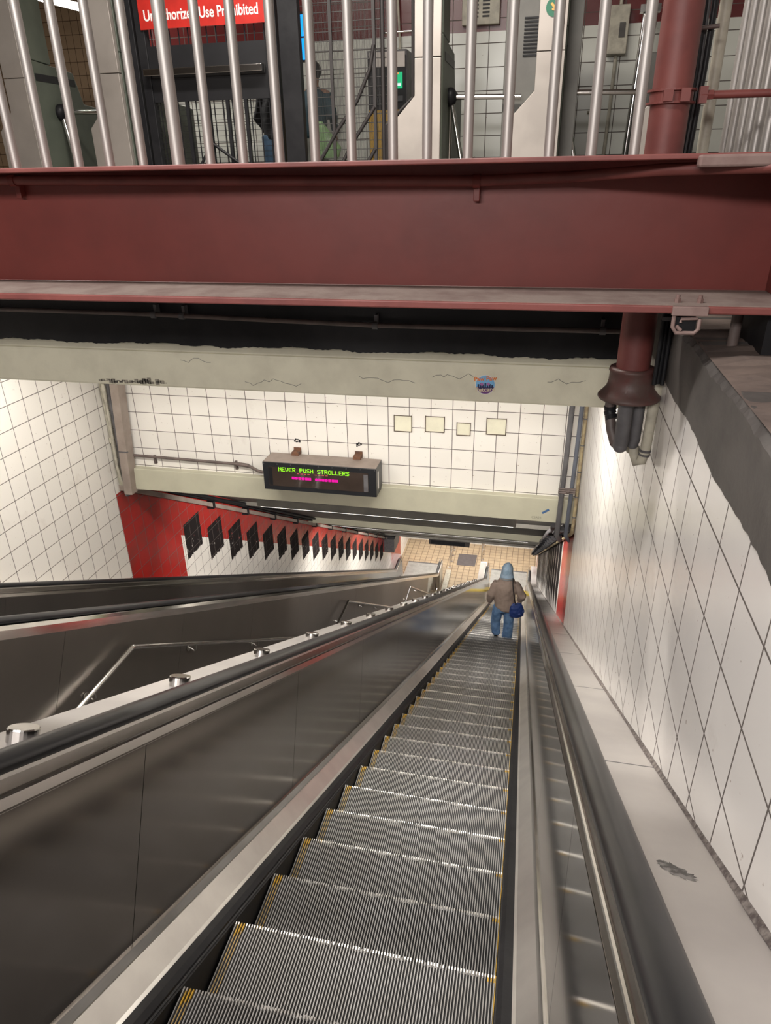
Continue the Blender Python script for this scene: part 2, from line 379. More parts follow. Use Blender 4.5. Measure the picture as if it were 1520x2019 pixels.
# ------------------------------------------------------------------ escalators
CX = -.482; YB = 21.70                       # centre line, comb plate
SCOMB = S2 + (YB - PF(S2)[0]); SDECK = S2 + (21.95 - PF(S2)[0])
def step_mesh():
    g = G(); w = .507; run = .3745; n = 92; p = 2 * w / n
    g.box(-w, w, -run, -.006, -.03, -.012, 0)
    g.prism([(-.006, -.012), (-.004, -.03), (-.03, -.10), (-.075, -.19), (-.08, -.225), (-.11, -.225), (-.11, -.03)], 0, -w, w, 0)
    for i in range(n):
        x0 = -w + i * p + .0030; x1 = x0 + .0038; m = 1
        prof = [(-run, 0), (0, 0), (.003, -.006), (-.002, -.03), (-.026, -.10), (-.072, -.19)]
        vs = [(x, a, b) for x in (x0, x1) for a, b in prof] + [(x, a, b) for x in (x0, x1) for a, b in ((-run, -.012), (-.006, -.012))]
        fs = [(j, j + 1, 7 + j, 6 + j) for j in range(5)] + [(0, 12, 13, 1), (6, 7, 15, 14)]
        g.add(vs, fs, m)
        if random.random() < .85: g.box(x0 - .0003, x1 + .0003, -.007, .004, -.004, .0012, 2)
    return g
def make_escalator(label):
    e = thing('escalator', label, 'escalator', (CX, -2.9, FLZ))
    # steps
    proto = None
    for k in range(-9, 55):
        s = 2.239 + .4303 * k
        if s > SCOMB + .2: break
        y, z, ny, nz = PF(s)
        if proto is None:
            proto = step_mesh().build('step', [GROOVE, CLEAT, mat('bright_cleat_tip', (.80, .77, .72), .35, .7)], e); st = proto
            g = G()
            for j in (0, 1, 2):
                x = -.507 + .0162 + j * .01102; g.box(x - .0012, x + .0012, -.374, .0025, -.009, .0005); g.box(x - .0022, x + .0022, -.05 + .012 * j, .0032, -.009, .0008)
            x = .5055; g.box(x - .0012, x + .0012, -.374, .0025, -.009, .0006)
            for j in range(3): x = .507 - .0062 - j * .01102; g.box(x - .0024, x + .0024, -.022, .0034, -.012, .0008)
            g.add([(-.49, 0, -.002), (.5, 0, -.002), (.5, 0, -.0025)], [(0, 1, 2)])
            ys_ = g.build('yellow_edge_line', YELLOW); ys_.parent = st; ys_.matrix_parent_inverse = Matrix.Identity(4); ys_['label'] = 'worn yellow cleats along the step edge'
        else:
            st = proto.copy(); COL.objects.link(st); c = ys_.copy(); COL.objects.link(c); c.parent = st; c.matrix_parent_inverse = Matrix.Identity(4)
            st.parent = e
        st.matrix_parent_inverse = Matrix.Identity(4); st.location = Vector((CX, y, z)) - Vector(e.location)
    a, b = -2.4, SDECK
    for sd in (-1, 1):
        g = G(); sweep(g, [(.513, -.30), (.513, .035), (.53, .05), (.565, .045), (.565, -.30)], CX, sd, a, b); g.build('skirt', BLACK, e)
        g = G()
        for h in (.005, .02): sweep(g, [(.5075, h), (.514, h + .005), (.514, h - .003)], CX, sd, a, b)
        g.build('skirt_brush', ROUGHBLK, e)
        g = G(); sweep(g, [(.563, .046), (.575, .052), (.640, .112), (.652, .135), (.652, -.1), (.563, -.1)], CX, sd, a, b); g.build('inner_deck', INNER, e)
        g = G(); sweep(g, [(.640, .118), (.650, .150), (.668, .150), (.668, .10)], CX, sd, a, b); g.build('deck_strip', POL, e)
        ss = [a] + [2.15 + 1.6 * i for i in range(0, 15)]; ss = [v for v in ss if v < b - .3] + [b]
        if ss[1] - ss[0] > 3: ss.insert(1, .55)
        for i in range(len(ss) - 1):
            g = G(); sweep(g, [(.657, .14), (.686, .797), (.706, .797), (.686, .14)], CX, sd, ss[i] + .002, ss[i + 1] - .002)
            g.build('balustrade_panel', PANEL_R if sd > 0 else STEEL_DK, e)
        g = G(); sweep(g, [(.685, .790), (.697, .826), (.702, .830), (.712, .868), (.73, .868), (.73, .79)], CX, sd, a, b + .1); g.build('balustrade_trim', TRIM, e, bevel=.002)
        g = G(); sweep(g, [(.693, .824), (.6945, .831), (.700, .833), (.703, .829)], CX, sd, a, b + .1); g.build('bright_bead', POL, e)
        g = G(); sweep(g, [(.706, .866), (.709, .876), (.716, .876), (.716, .866)], CX, sd, a, b + .1); g.build('rail_guide', STEEL, e)
        # handrail, running on and round the newel
        rings = []; sec = [(-.044, -.006), (-.042, .010), (-.030, .021), (0, .026), (.030, .021), (.042, .010), (.044, -.006), (.036, -.016), (0, -.014), (-.036, -.016)]
        def ring(y, z, ny, nz): rings.append([(CX + sd * (.747 + u), y + h * ny, z + h * nz) for u, h in sec])
        for s in srange(a, S2 + (21.62 - PF(S2)[0])):
            y, z, ny, nz = PF(s); ring(y + .890 * ny, z + .890 * nz, ny, nz)
        yc_, zc_, rr = 21.66, FLZ + .58, .31
        for i in range(0, 15):
            t = math.pi * i / 14; ring(yc_ + rr * math.sin(t), zc_ + rr * math.cos(t), math.sin(t), math.cos(t))
        ring(21.45, zc_ - rr, 0, -1)
        g = G(); g.loft(rings, 0, True, True); g.build('handrail', RUBBER, e)
        # newel box
        pr = [(21.2, FLZ), (21.2, FLZ + .84)] + [(yc_ + .285 * math.sin(math.pi * i / 12), zc_ + .285 * math.cos(math.pi * i / 12)) for i in range(13)] + [(21.7, FLZ)]
        g = G(); g.prism(pr, 0, CX + sd * .70, CX + sd * .80); g.build('newel', STEEL, e)
        g = G(); g.box(CX + sd * .600 - .055, CX + sd * .600 + .055, 21.42, 21.62, FLZ + .01, FLZ + .12); g.build('yellow_comb_marker', YELLOWB, e)
    g = G(); g.box(CX - .66, CX + .66, YB - .03, 23.06, FLZ - .03, FLZ + .006); g.box(CX - .66, CX + .66, 23.06, 23.14, FLZ - .03, FLZ + .007, 1)
    g.build('landing_plate', [mat('landing_plate_steel', (.50, .50, .48), .45, .6), CONDG], e)
    g = G(); g.box(CX - .51, CX + .51, YB - .19, YB - .03, FLZ - .03, FLZ + .008); g.build('comb_plate', YELLOWB, e)
    g = G(); sweep(g, [(-.6, -.45), (.6, -.45), (.6, -.35), (-.6, -.35)], CX, 1, a, b); g.build('truss_tray', BLACK, e)
    return e
esc = make_escalator('steep moving escalator under the viewer, between the round-studded deck and the right tiled wall')
def copy_tree(o, parent=None):
    c = o.copy(); COL.objects.link(c)
    if parent is not None:
        inv = o.matrix_parent_inverse.copy(); c.parent = parent; c.matrix_parent_inverse = inv
    for ch in list(o.children): copy_tree(ch, c)
    return c
esc2 = copy_tree(esc); esc2.location.x += -3.213
esc2['label'] = 'far left escalator, its dark steel flank facing the stairs, beside the left tiled wall'
# outer decks
g = G(); sweep(g, [(.775, .832), (.775, .852), (.985, .852), (.985, .832)], CX, 1, -2.4, SDECK + .2); dk = g.build('outer_deck', DECK, esc)
for i in range(16):
    s = 1.05 + 1.5 * i
    g = G(); sweep(g, [(.795, .8515), (.795, .8528), (.983, .8528), (.983, .8515)], CX, 1, s, s + .006); g.build('deck_joint', CONDG, dk)
g = G(); y, z, ny, nz = PF(1.70); tv = Vector((0, cs, -sn)); nv = Vector((0, ny, nz)); c0 = Vector((.388, y, z)) + nv * .8524; pp = []
for i in range(40):
    a = 2 * math.pi * i / 40; r_ = 1 + random.uniform(-.22, .22)
    pp.append(c0 + Vector((.034 * math.cos(a) * r_, 0, 0)) + tv * (.034 * math.sin(a) * r_ - .028 * math.cos(a)))
g.add(pp, [list(range(40))]); g.build('dirt_stain', mat('grey_dirt', (.10, .092, .085), .9, 0, (.24, .225, .21), 60, .45, .6), dk)
g = G(); N = 90; rings = []
for i in range(N):
    s = -1 + 24.5 * i / (N - 1); y, z, ny, nz = PF(s); r_ = random.uniform(.006, .012)
    rings.append([(.5, y + .852 * ny, z + .852 * nz), (.5 - r_, y + .853 * ny, z + .853 * nz), (.5, y + (.856 + r_) * ny, z + (.856 + r_) * nz)])
g.loft(rings, 0, True, False); g.build('sealant_joint', mat('dirty_sealant', (.10, .08, .075), .8, 0, (.25, .22, .2), 60, bump=.5), esc)
g = G(); sweep(g, [(.775, .82), (.775, .852), (1.010, .852), (1.015, .84), (1.015, -1.0), (1.0, -1.0), (.995, .82)], CX, -1, -2.4, SDECK + .2); dk = g.build('outer_deck', DECK, esc)
first = None
for i in range(22):
    s = 1.832 + .9502 * i
    y, z, ny, nz = PF(s)
    if first is None:
        g = G(); nv = Vector((0, ny, nz)); p0 = Vector((-1.388, y, z)) + nv * .852
        g.tube([p0, p0 + nv * .036, p0 + nv * .040], [.045, .045, .042], 28, smooth=False); first = g.build('round_stud', POL, dk); base = (y, z)
    else:
        c = first.copy(); COL.objects.link(c); c.location = Vector(first.location) + Vector((0, y - base[0], z - base[1]))
# steel box over the deck end of the near escalator
g = G(); g.box(-1.50, -1.275, 20.75, 21.95, FLZ + .3, FLZ + .93); g.build('deck_end_box', PANEL, esc, bevel=.01)
g = G(); g.box(-1.505, -1.275, 20.62, 20.75, FLZ + .3, FLZ + .945); g.build('deck_end_collar', CONDG, esc)
# flank of the left escalator
g = G(); sweep(g, [(.770, .872), (.800, .870), (.818, .845), (.826, .79), (.812, .79), (.77, .84)], CX - 3.213, 1, -2.4, SDECK); g.build('outer_trim', POL, esc2, bevel=.003)
for i in range(15):
    a_, b_ = (-2.4 + 1.62 * i, -2.4 + 1.62 * (i + 1)); b_ = min(b_, SDECK)
    if b_ - a_ < .1: continue
    g = G(); sweep(g, [(.824, .792), (.812, .792), (.812, -1.15), (.824, -1.15)], CX - 3.213, 1, a_ + .002, b_ - .002); g.build('flank_panel', FLANK, esc2)
g = G(); g.box(-2.885, -2.865, 21.2, 21.95, FLZ, FLZ + .82); g.box(-2.80, -2.62, 20.7, 22.6, FLZ - .01, FLZ + .10, 1); g.build('flank_end', [STEEL, CONDW], esc2)
g = G(); sweep(g, [(.775, .832), (.775, .852), (1.005, .852), (1.005, .832)], CX - 3.213, -1, -2.4, SDECK + .2); g.build('outer_deck', DECK, esc2)

# ------------------------------------------------------------------ stair handrails
def handrail(x, wall, label):
    t = thing('stair_handrail', label, 'handrail', (x, 3.7, -3.16))
    pts = [(x, -2.0, -.05), (x, 2.65, -3.155), (x, 3.70, -3.155), (x, 8.38, -6.425), (x, 9.36, -6.425), (x, 13.99, -9.655), (x, 15.02, -9.655), (x, 19.5, -12.80), (x, 20.0, -12.82)]
    g = G()
    for a, b in zip(pts[:-1], pts[1:]): g.tube([a, b], .019, 14)
    for p in pts: g.ball(p, .0192)
    g.build('rail', POL, t)
    for y, z in ((4.55, -3.75), (5.8, -4.62), (7.2, -5.60), (3.2, -3.155), (8.85, -6.425), (10.3, -7.08), (11.4, -7.85), (12.6, -8.69), (14.5, -9.655), (16.0, -10.34), (18.2, -11.88)):
        d = .05 * (1 if wall > x else -1)
        g = G(); g.tube([(x, y, z - .018), (x, y, z - .06), (x + d * .5, y, z - .085), (x + d, y, z - .06), (wall, y, z - .06)], .006, 8)
        g.tube([(wall, y, z - .06), (wall - (.006 if wall > x else -.006), y, z - .06)], .028, 14); g.build('bracket', STEEL, t)
handrail(-2.79, -2.866, 'steel handrail kinking at the stair landings, fixed to the left escalator flank')
handrail(-1.565, -1.498, 'steel handrail under the studded deck on the right side of the stairs')

# ------------------------------------------------------------------ big red beam
bt = thing('steel_beam', 'deep dark red steel beam with dusty lower flange crossing above the escalators', 'beam', (0, 2.5, -.39))
g = G(); g.box(-5.2, 2.2, 2.5, 2.52, -.362, .014); g.build('web', REDP, bt)
g = G(); g.box(-5.2, 2.2, 2.2, 2.80, -.388, -.366); g.build('bottom_flange', REDP2, bt, bevel=.004)
g = G(); g.box(-5.2, 2.2, 2.208, 2.499, -.366, -.3635); o = g.build('dust_layer', mat('flange_dust', (.24, .19, .165), .9, 0, (.17, .12, .105), 7, bump=.5, bsc=50), bt); o['label'] = 'pinkish grey dust lying on the lower flange'
g = G(); g.box(-5.2, 2.2, 2.2, 2.80, .014, .028); g.build('top_flange', REDP2, bt, bevel=.003)
g = G(); g.box(.685, .70, 2.22, 2.5, -.362, .014); g.build('stiffener', REDP, bt)
g = G(); g.box(.37, 2.2, 2.17, 2.22, -.006, .024); g.build('cover_strip', DUSTY, bt, bevel=.006)
t = thing('red_conduit', 'thin red painted conduit clipped along the top of the red beam web', 'pipe', (-.2, 2.42, -.03))
g = G(); g.tube([(-5.0, 2.46, .0), (-1.95, 2.46, -.008), (-.24, 2.46, -.034), (.05, 2.44, -.026), (.30, 2.30, -.010), (.60, 2.16, -.006), (2.1, 2.13, -.004)], .0165, 14); g.build('pipe', REDP2, t)
for x, z in ((-1.93, -.008), (-.24, -.034)):
    g = G(); g.tube([(x - .012, 2.46, z), (x + .012, 2.46, z)], .021, 14); g.box(x - .010, x + .010, 2.478, 2.500, z - .055, z + .01)
    g.box(x - .010, x + .010, 2.47, 2.482, z - .06, z - .012); g.build('clip', REDP, t, bevel=.002)
t = thing('beam_clamp', 'folded steel clamp bolted under the right end of the red beam', 'clamp', (.41, 2.2, -.44))
g = G(); g.box(.366, .464, 2.19, 2.30, -.392, -.366); g.build('plate', DUSTY, t, bevel=.002)
g = G(); g.tube([(.374, 2.2, -.39), (.374, 2.2, -.425), (.385, 2.2, -.442), (.435, 2.2, -.442), (.446, 2.2, -.43), (.446, 2.2, -.40)], .006, 8)
g.tube([(.395, 2.2, -.412), (.395, 2.2, -.402), (.44, 2.2, -.400)], .0045, 8); g.tube([(.384, 2.2, -.422), (.398, 2.2, -.435)], .0055, 8); g.box(.38, .44, 2.215, 2.26, -.44, -.40, 1); g.build('hook', [DUSTY, BLACK], t)
for x in (.385, .447):
    g = G(); g.tube([(x, 2.25, -.366), (x, 2.25, -.352)], .010, 6, smooth=False); g.tube([(x, 2.25, -.352), (x, 2.25, -.342)], .006, 10); g.build('bolt', DUSTY, t)
tag(G().tube([(-4.9, 3.56, -.672), (-3.03, 3.56, -.682), (-2.1, 3.56, -.69), (-.83, 3.56, -.718), (.37, 3.56, -.716)], .0125, 12).build('conduit', CONDB), 'long thin brown conduit running along the black fascia under the beam', 'pipe')
cl = bpy.data.objects['conduit']
for x, z in ((-2.10, -.692), (-1.93, -.695), (-.845, -.719), (.29, -.716)):
    G().tube([(x - .014, 3.56, z), (x + .014, 3.56, z)], .019, 12).box(x - .008, x + .008, 3.58, 3.62, z, z + .05).build('coupling', CONDG, cl)

# ------------------------------------------------------------------ railing of steel bars on the beam
rl = thing('bar_railing', 'railing of upright satin steel bars standing on top of the red beam', 'railing', (-.7, 2.5, .028))
bars = [(-1.66 + .1190 * i) for i in range(-28, 17)]
xs_ = [v * 2.47 / 2.3 for v in (-1.66, -1.541, -1.426, -1.307, -1.182, -1.071, -.959, -.838, -.722, -.606, -.478, -.375, -.254, -.141, -.020, .097, .214)]
xs_ = [xs_[0] - .1275 * (i + 1) for i in range(20)][::-1] + xs_
pb = None
SB = mat('satin_steel_bar', (.44, .415, .395), .48, .8, (.38, .36, .345), 3)
for x in xs_:
    if pb is None:
        pb = G().tube([(0, 0, 0), (0, 0, 1.12)], .0158, 20).build('bar', SB, rl); pb.matrix_parent_inverse = Matrix.Identity(4); o = pb
    else: o = pb.copy(); COL.objects.link(o)
    o.location = (x + .7, -.03, 0)
bpy.data.objects['bar.024'].scale = (1.4, 1.4, 1)
for y in (3.02, 3.16, 3.32, 3.46, 3.60, 3.76, 3.90):
    o = pb.copy(); COL.objects.link(o); o.location = (.76 + .7, y - 2.5, -.40); o.scale = (1.2, 1.2, 1.36)
for x in (.90, 1.04, 1.18, 1.32): o = pb.copy(); COL.objects.link(o); o.location = (x + .7, .52, -.40); o.scale = (1.2, 1.2, 1.36)
G().tube([(-4.4, 2.47, 1.148), (.25, 2.47, 1.148)], .022, 16).tube([(.76, 3.94, 1.148), (.76, 3.02, 1.148), (1.4, 3.02, 1.148)], .022, 16).build('top_rail', SB, rl)

# ------------------------------------------------------------------ red standpipe with bell
cp = thing('standpipe', 'thick dark red vertical pipe ending in a flared bell below the beam', 'pipe', (.375, 2.9, -.86))
x, y = .375, 2.95
G().tube([(x, y, -.75), (x, y, 2.9)], .066, 32).build('pipe', REDP2, cp)
prof = [(-.735, .069), (-.735, .088), (-.748, .092), (-.752, .087), (-.795, .089), (-.818, .096), (-.838, .112), (-.850, .124), (-.858, .126), (-.864, .122), (-.864, .05)]
g = G(); g.loft([[(x + r * math.cos(2 * math.pi * j / 40), y + r * math.sin(2 * math.pi * j / 40), z) for j in range(40)] for z, r in prof], 0, True, True)
for a in (R(255), R(15), R(135)):
    c, s_ = math.cos(a), math.sin(a); P = lambda r, z, o: (x + r * c - o * s_, y + r * s_ + o * c, z)
    g.add([P(.084, -.775, -.002), P(.084, -.775, .002), P(.086, -.85, -.003), P(.086, -.85, .003), P(.106, -.85, -.003), P(.106, -.85, .003)], [(0, 2, 4), (1, 5, 3), (0, 4, 5, 1)])
g.build('bell', mat('grimy_red_brown_paint', (.115, .035, .032), .5, 0, (.09, .055, .048), 9, .35, .6, bump=.15), cp)
g = G(); g.loft([[(x + r * math.cos(2 * math.pi * j / 32), y + r * math.sin(2 * math.pi * j / 32), z) for j in range(32)] for z, r in ((.19, .068), (.19, .082), (.197, .082), (.197, .072), (.228, .072), (.228, .082), (.235, .082), (.235, .068))], 0, True, False)
g.box(x - .035, x - .005, y - .088, y - .06, .195, .230); g.box(x + .02, x + .05, y - .088, y - .055, .193, .232); g.box(x + .085, x + .11, y - .05, y - .02, .188, .238); g.tube([(x + .09, y - .035, .213), (x + .13, y - .035, .213)], .016, 6, smooth=False)
g.build('pipe_clamp', REDP2, cp)
tag(G().tube([(x + .12, y - .035, .213), (2.0, y - .035, .205)], .0125, 12).build('brace_rod', REDP2), 'thin red horizontal rod reaching right from the standpipe clamp', 'rod')
# pipes behind the bell
def bent(name, pts, r, m, label, cat='pipe'):
    return tag(G().tube(pts, r, 14).build(name, m), label, cat)
def ubend(x0, x1, y, zt, zb, r, n=8):
    c = (x0 + x1) / 2; h = (x1 - x0) / 2
    return [(x0, y, zt)] + [(c - h * math.cos(math.pi * i / n), y, zb + r + h - h * math.sin(math.pi * i / n)) for i in range(n + 1)] + [(x1, y, zt)]
bent('bent_pipe', [(.318, 3.06, -.82), (.318, 3.06, -.96), (.332, 3.03, -1.03), (.352, 3.0, -1.085), (.362, 3.0, -1.09)], .023, CONDB, 'short brown pipe with wire ties, leftmost of those under the bell')
G().tube([(.318, 3.06, -.935), (.320, 3.06, -.95)], .0265, 14).tube([(.318, 3.06, -.955), (.323, 3.055, -.97)], .0265, 14).tube([(.325, 3.05, -.975), (.33, 3.04, -.99)], .026, 14).build('wire_tie', BLACK, bpy.data.objects['bent_pipe'])
bent('bent_pipe', [(.372, 2.97, -.84), (.372, 2.97, -1.07), (.370, 2.98, -1.09)], .031, CONDG, 'thickest dark pipe with rounded end hanging under the bell')
G().ball((.371, 2.972, -1.085), .031).build('end_cap', CONDG, bpy.data.objects['bent_pipe.001'])
bent('bent_pipe', [(.430, 3.0, -.84), (.430, 3.0, -1.06), (.426, 3.01, -1.09)], .024, CONDG, 'dark pipe hanging between the thickest pipe and the white one')
G().ball((.427, 3.006, -1.085), .024).build('end_cap', CONDG, bpy.data.objects['bent_pipe.002'])
bent('bent_pipe', [(.410, 3.13, -.80), (.410, 3.13, -1.10), (.418, 3.12, -1.14), (.435, 3.10, -1.15)], .018, CONDW, 'small white pipe curling behind the dark hanging pipes')
wp = bent('white_pipe', [(.483, 2.96, -.72), (.481, 2.96, -.80), (.477, 2.96, -1.0), (.474, 2.96, -1.10), (.466, 2.965, -1.145), (.448, 2.98, -1.158), (.438, 3.0, -1.13), (.437, 3.02, -1.1)], [.010, .0235, .0215, .0215, .0215, .0215, .0215, .0215], CONDW, 'ivory pipe with a hooked lower end beside the bell')
G().tube([(.474, 2.96, -1.09), (.4735, 2.96, -1.10)], .024, 14).tube([(.473, 2.96, -1.11), (.472, 2.96, -1.118)], .024, 14).build('wire_tie', CONDG, wp)
cb = thing('cable_bundle', 'bundle of black cables dropping between the red pipe and the right wall', 'cable', (.47, 2.9, -.6))
for i, (x_, y_, r_) in enumerate(((.452, 2.84, .009), (.467, 2.86, .012), (.482, 2.84, .008), (.474, 2.90, .011))):
    G().tube([(x_, y_, -.365), (x_ - .002, y_ + .01, -.5), (x_ - .003, y_, -.775)], r_, 10).build('cable', BLACK, cb)
G().box(.442, .492, 2.825, 2.87, -.525, -.512).build('strap', CONDG, cb)
cb = thing('cable_bundle', 'bundle of dark cables rising between the red pipe and the cream pipe in the hall', 'cable', (.5, 3.1, .03))
for i, (x_, y_, r_, m_) in enumerate(((.462, 3.06, .009, BLACK), (.474, 3.08, .007, CONDG), (.487, 3.06, .010, BLACK), (.497, 3.1, .007, BLACK), (.468, 3.12, .007, CONDB))):
    G().tube([(x_ - .01, y_, .0), (x_, y_, .3), (x_ - .008 + .004 * i, y_, .6), (x_, y_, 2.88)], r_, 10).build('cable', m_, cb)
G().tube([(.445, 3.035, .42), (.51, 3.035, .425)], .007, 8).build('strap', CONDB, cb)
bent('cream_pipe', [(.548, 3.2, -.33), (.548, 3.2, 2.88)], .021, CONDW, 'cream upright pipe between the cable bundle and the bars at right')
# posts under the right end of the beam
tag(G().tube([(.60, 2.42, -.53), (.60, 2.42, -.388)], .017, 12).build('stub_post', CONDB), 'short dark round stub standing on the wall head under the beam', 'post')
tag(G().box(.655, .78, 2.30, 2.60, -.53, -.388).build('stub_block', BLACK), 'black block under the beam at the right edge', 'block')

# ------------------------------------------------------------------ corner pipes in the shaft
t = thing('corner_conduits', 'two dark upright conduits strapped together in the right corner of the shaft', 'pipe', (.38, 6.6, -3.4))
for x_, r_, m_ in ((.335, .026, CONDG), (.425, .021, mat('blue_grey_conduit', (.12, .13, .16), .5))):
    G().tube([(x_ + .02, 6.58, -.8), (x_, 6.58, -2.6), (x_ - .015, 6.58, -3.42), (x_ + .03, 6.75, -3.56)], r_, 14).build('conduit', m_, t)
for dz in (0, .022, .044):
    G().tube([(.29, 6.56, -2.93 + dz), (.455, 6.56, -2.925 + dz)], .010, 8).build('strap', CONDB, t)
G().tube([(.38, 6.545, -2.92), (.38, 6.535, -2.90)], .016, 8).build('strap_bolt', CONDB, t)
sl = lambda y, o=0: -3.46 - .57735 * (y - 6.7) + o
bent('yellowed_pipe', [(.475, 6.60, -.8), (.475, 6.60, -3.30), (.472, 6.62, -3.40), (.462, 6.72, -3.475), (.462, 8, sl(8, .0)), (.462, 12, sl(12)), (.462, 22.4, sl(22.4))], .0185, CONDY, 'yellowed jointed pipe in the right corner that turns and runs down along the right wall')
for z in (-1.1, -1.75, -2.15, -2.42, -2.7, -2.97, -3.2): G().tube([(.475, 6.60, z), (.475, 6.60, z - .012)], .0205, 12).build('coupling', CONDG, bpy.data.objects['yellowed_pipe'])
t = thing('wall_pipe_run', 'bundle of dark pipes running down the slope along the right wall above the black patches', 'pipe', (.42, 7, -3.5))
for x_, dz, r_ in ((.43, .05, .03), (.37, .06, .035), (.44, .13, .03), (.30, .10, .028)):
    pts = [(x_ + random.uniform(-.015, .015), y_, sl(y_, dz) + random.uniform(-.012, .012)) for y_ in [6.75 + .8 * i for i in range(20)]]
    G().tube(pts, r_, 10).build('pipe', CONDG, t)
for i in range(24):
    y_ = 7.2 + .65 * i; G().box(.26, .49, y_, y_ + .05, sl(y_, -.005), sl(y_, .0)).tube([(.36, y_, sl(y_, .02)), (.36, y_ + .12, sl(y_ + .12, .02))], .05, 8).build('clamp', BLACK, t)

t = thing('corner_trunking', 'taupe square trunking climbing the left corner of the shaft, pipes beside it', 'trunking', (-4.5, 6.6, -3.4))
g = G(); A = [(-4.455, 6.6, -.8), (-4.455, 6.6, -2.02), (-4.535, 6.6, -3.33)]
for (a, b) in ((A[0], A[1]), (A[1], A[2])):
    g.add([(a[0] - .055, 6.52, a[2]), (a[0] + .045, 6.52, a[2]), (a[0] + .045, 6.66, a[2]), (a[0] - .055, 6.66, a[2]), (b[0] - .055, 6.52, b[2]), (b[0] + .045, 6.52, b[2]), (b[0] + .045, 6.66, b[2]), (b[0] - .055, 6.66, b[2])], [(0, 1, 2, 3), (4, 7, 6, 5), (0, 4, 5, 1), (1, 5, 6, 2), (2, 6, 7, 3), (3, 7, 4, 0)])
g.build('trunking_cover', TROUGH, t, bevel=.004)
G().box(-4.56, -4.44, 6.512, 6.53, -2.80, -2.79).build('cover_joint', CONDG, t)
t = thing('wall_trunking', 'long taupe trunking running down the slope along the top of the left red wall', 'trunking', (-4.66, 7, -3.45))
tl = lambda y, o=0: -3.385 - .57735 * (y - 6.74) + o
g = G(); g.add([(x_, y_, tl(y_, dz)) for y_ in (6.6, 22.2) for x_, dz in ((-4.70, -.02), (-4.60, -.02), (-4.60, .05), (-4.70, .05))], [(0, 1, 2, 3), (4, 7, 6, 5), (0, 4, 5, 1), (1, 5, 6, 2), (2, 6, 7, 3), (3, 7, 4, 0)])
g.build('trunking_cover', TROUGH, t)
for i in range(12):
    y_ = 8.6 + 1.15 * i; G().box(-4.70, -4.59, y_, y_ + .06, tl(y_, -.055), tl(y_, .06)).build('bracket', BLACK, t)
G().tube([(-4.62, y_, tl(y_, .10) + random.uniform(-.02, .02)) for y_ in [7 + .7 * i for i in range(22)]], .02, 8).tube([(-4.55, y_, tl(y_, .14) + random.uniform(-.02, .02)) for y_ in [7 + .9 * i for i in range(17)]], .025, 8).build('cable', BLACK, t)
G().box(-4.70, -4.35, 20.4, 21.3, tl(20.8, -.3), tl(20.8, .2)).build('junction_box', CONDG, t)
lab = ['ivory pipe hugging the left wall corner of the shaft', 'ivory pipe with a bulging coupling in the left corner', 'dark grey pipe between the ivory pipes and the taupe trunking', 'thin grey-white pipe low beside the taupe trunking']
bent('ivory_pipe', [(-4.675, 6.60, -.8), (-4.675, 6.60, -2.6), (-4.672, 6.60, -2.95), (-4.66, 6.6, -3.12), (-4.60, 6.6, -3.25)], .0145, CONDW, lab[0])
o = bent('ivory_pipe', [(-4.630, 6.58, -.8), (-4.633, 6.58, -2.4), (-4.655, 6.58, -3.0), (-4.64, 6.58, -3.16), (-4.58, 6.58, -3.30)], .017, CONDW, lab[1])
G().tube([(-4.627, 6.575, -2.03), (-4.627, 6.575, -2.06), (-4.63, 6.575, -2.07), (-4.63, 6.575, -2.16), (-4.632, 6.575, -2.19)], [.021, .021, .028, .028, .02], 12).build('coupling', CONDW, o)
G().tube([(-4.675, 6.59, -2.66), (-4.675, 6.59, -2.72)], .02, 12).build('coupling', CONDW, o)
bent('grey_pipe', [(-4.575, 6.60, -.8), (-4.575, 6.60, -2.05), (-4.585, 6.6, -2.6), (-4.60, 6.6, -3.1), (-4.605, 6.6, -3.38)], .028, CONDG, lab[2])
bent('thin_pipe', [(-4.60, 6.61, -2.9), (-4.615, 6.61, -3.1), (-4.625, 6.61, -3.28)], .012, CONDW, lab[3])

# ------------------------------------------------------------------ message sign on the back wall
ds = thing('message_sign', 'boxed electronic sign with green and magenta dot letters on the tiled wall', 'sign', (-2.16, 6.45, -3.05))
SX0, SX1, SY, SZ0, SZ1 = -2.775, -1.545, 6.40, -3.055, -2.735
SKIN = mat('taupe_sign_case', (.27, .215, .185), .5); BEZ = mat('black_bezel', (.016, .017, .02), .35)
g = G(); g.box(SX0, SX1, SY, 6.66, SZ0, SZ1, 0); g.box(SX0 - .004, SX1 + .004, SY - .012, SY + .01, SZ0, SZ1 - .004, 1)
g.build('case', [SKIN, BEZ], ds, bevel=.004)
G().box(SX1 - .001, SX1 + .002, SY + .0, 6.655, SZ0, SZ1 - .003).build('end_plate', BEZ, ds)
G().box(SX0 + .06, SX1 - .08, SY - .016, SY - .011, SZ0 + .05, SZ1 - .055).build('window', mat('smoked_window', (.045, .032, .026), .08, 0), ds)
G().box(SX1 - .13, SX1 - .085, SY - .018, SY - .015, SZ0 + .055, SZ1 - .07).build('inner_edge', CONDG, ds)
G().box(SX0 + .065, SX0 + .10, SY - .018, SY - .015, SZ0 + .06, SZ1 - .06).build('inner_edge', BLACK, ds)
for i in range(9):
    x_ = SX0 + .012 + (SX1 - SX0 - .024) * i / 8
    G().tube([(x_, SY - .010, SZ1 - .02), (x_, SY - .016, SZ1 - .02)], .005, 8).build('screw', CONDG, ds)
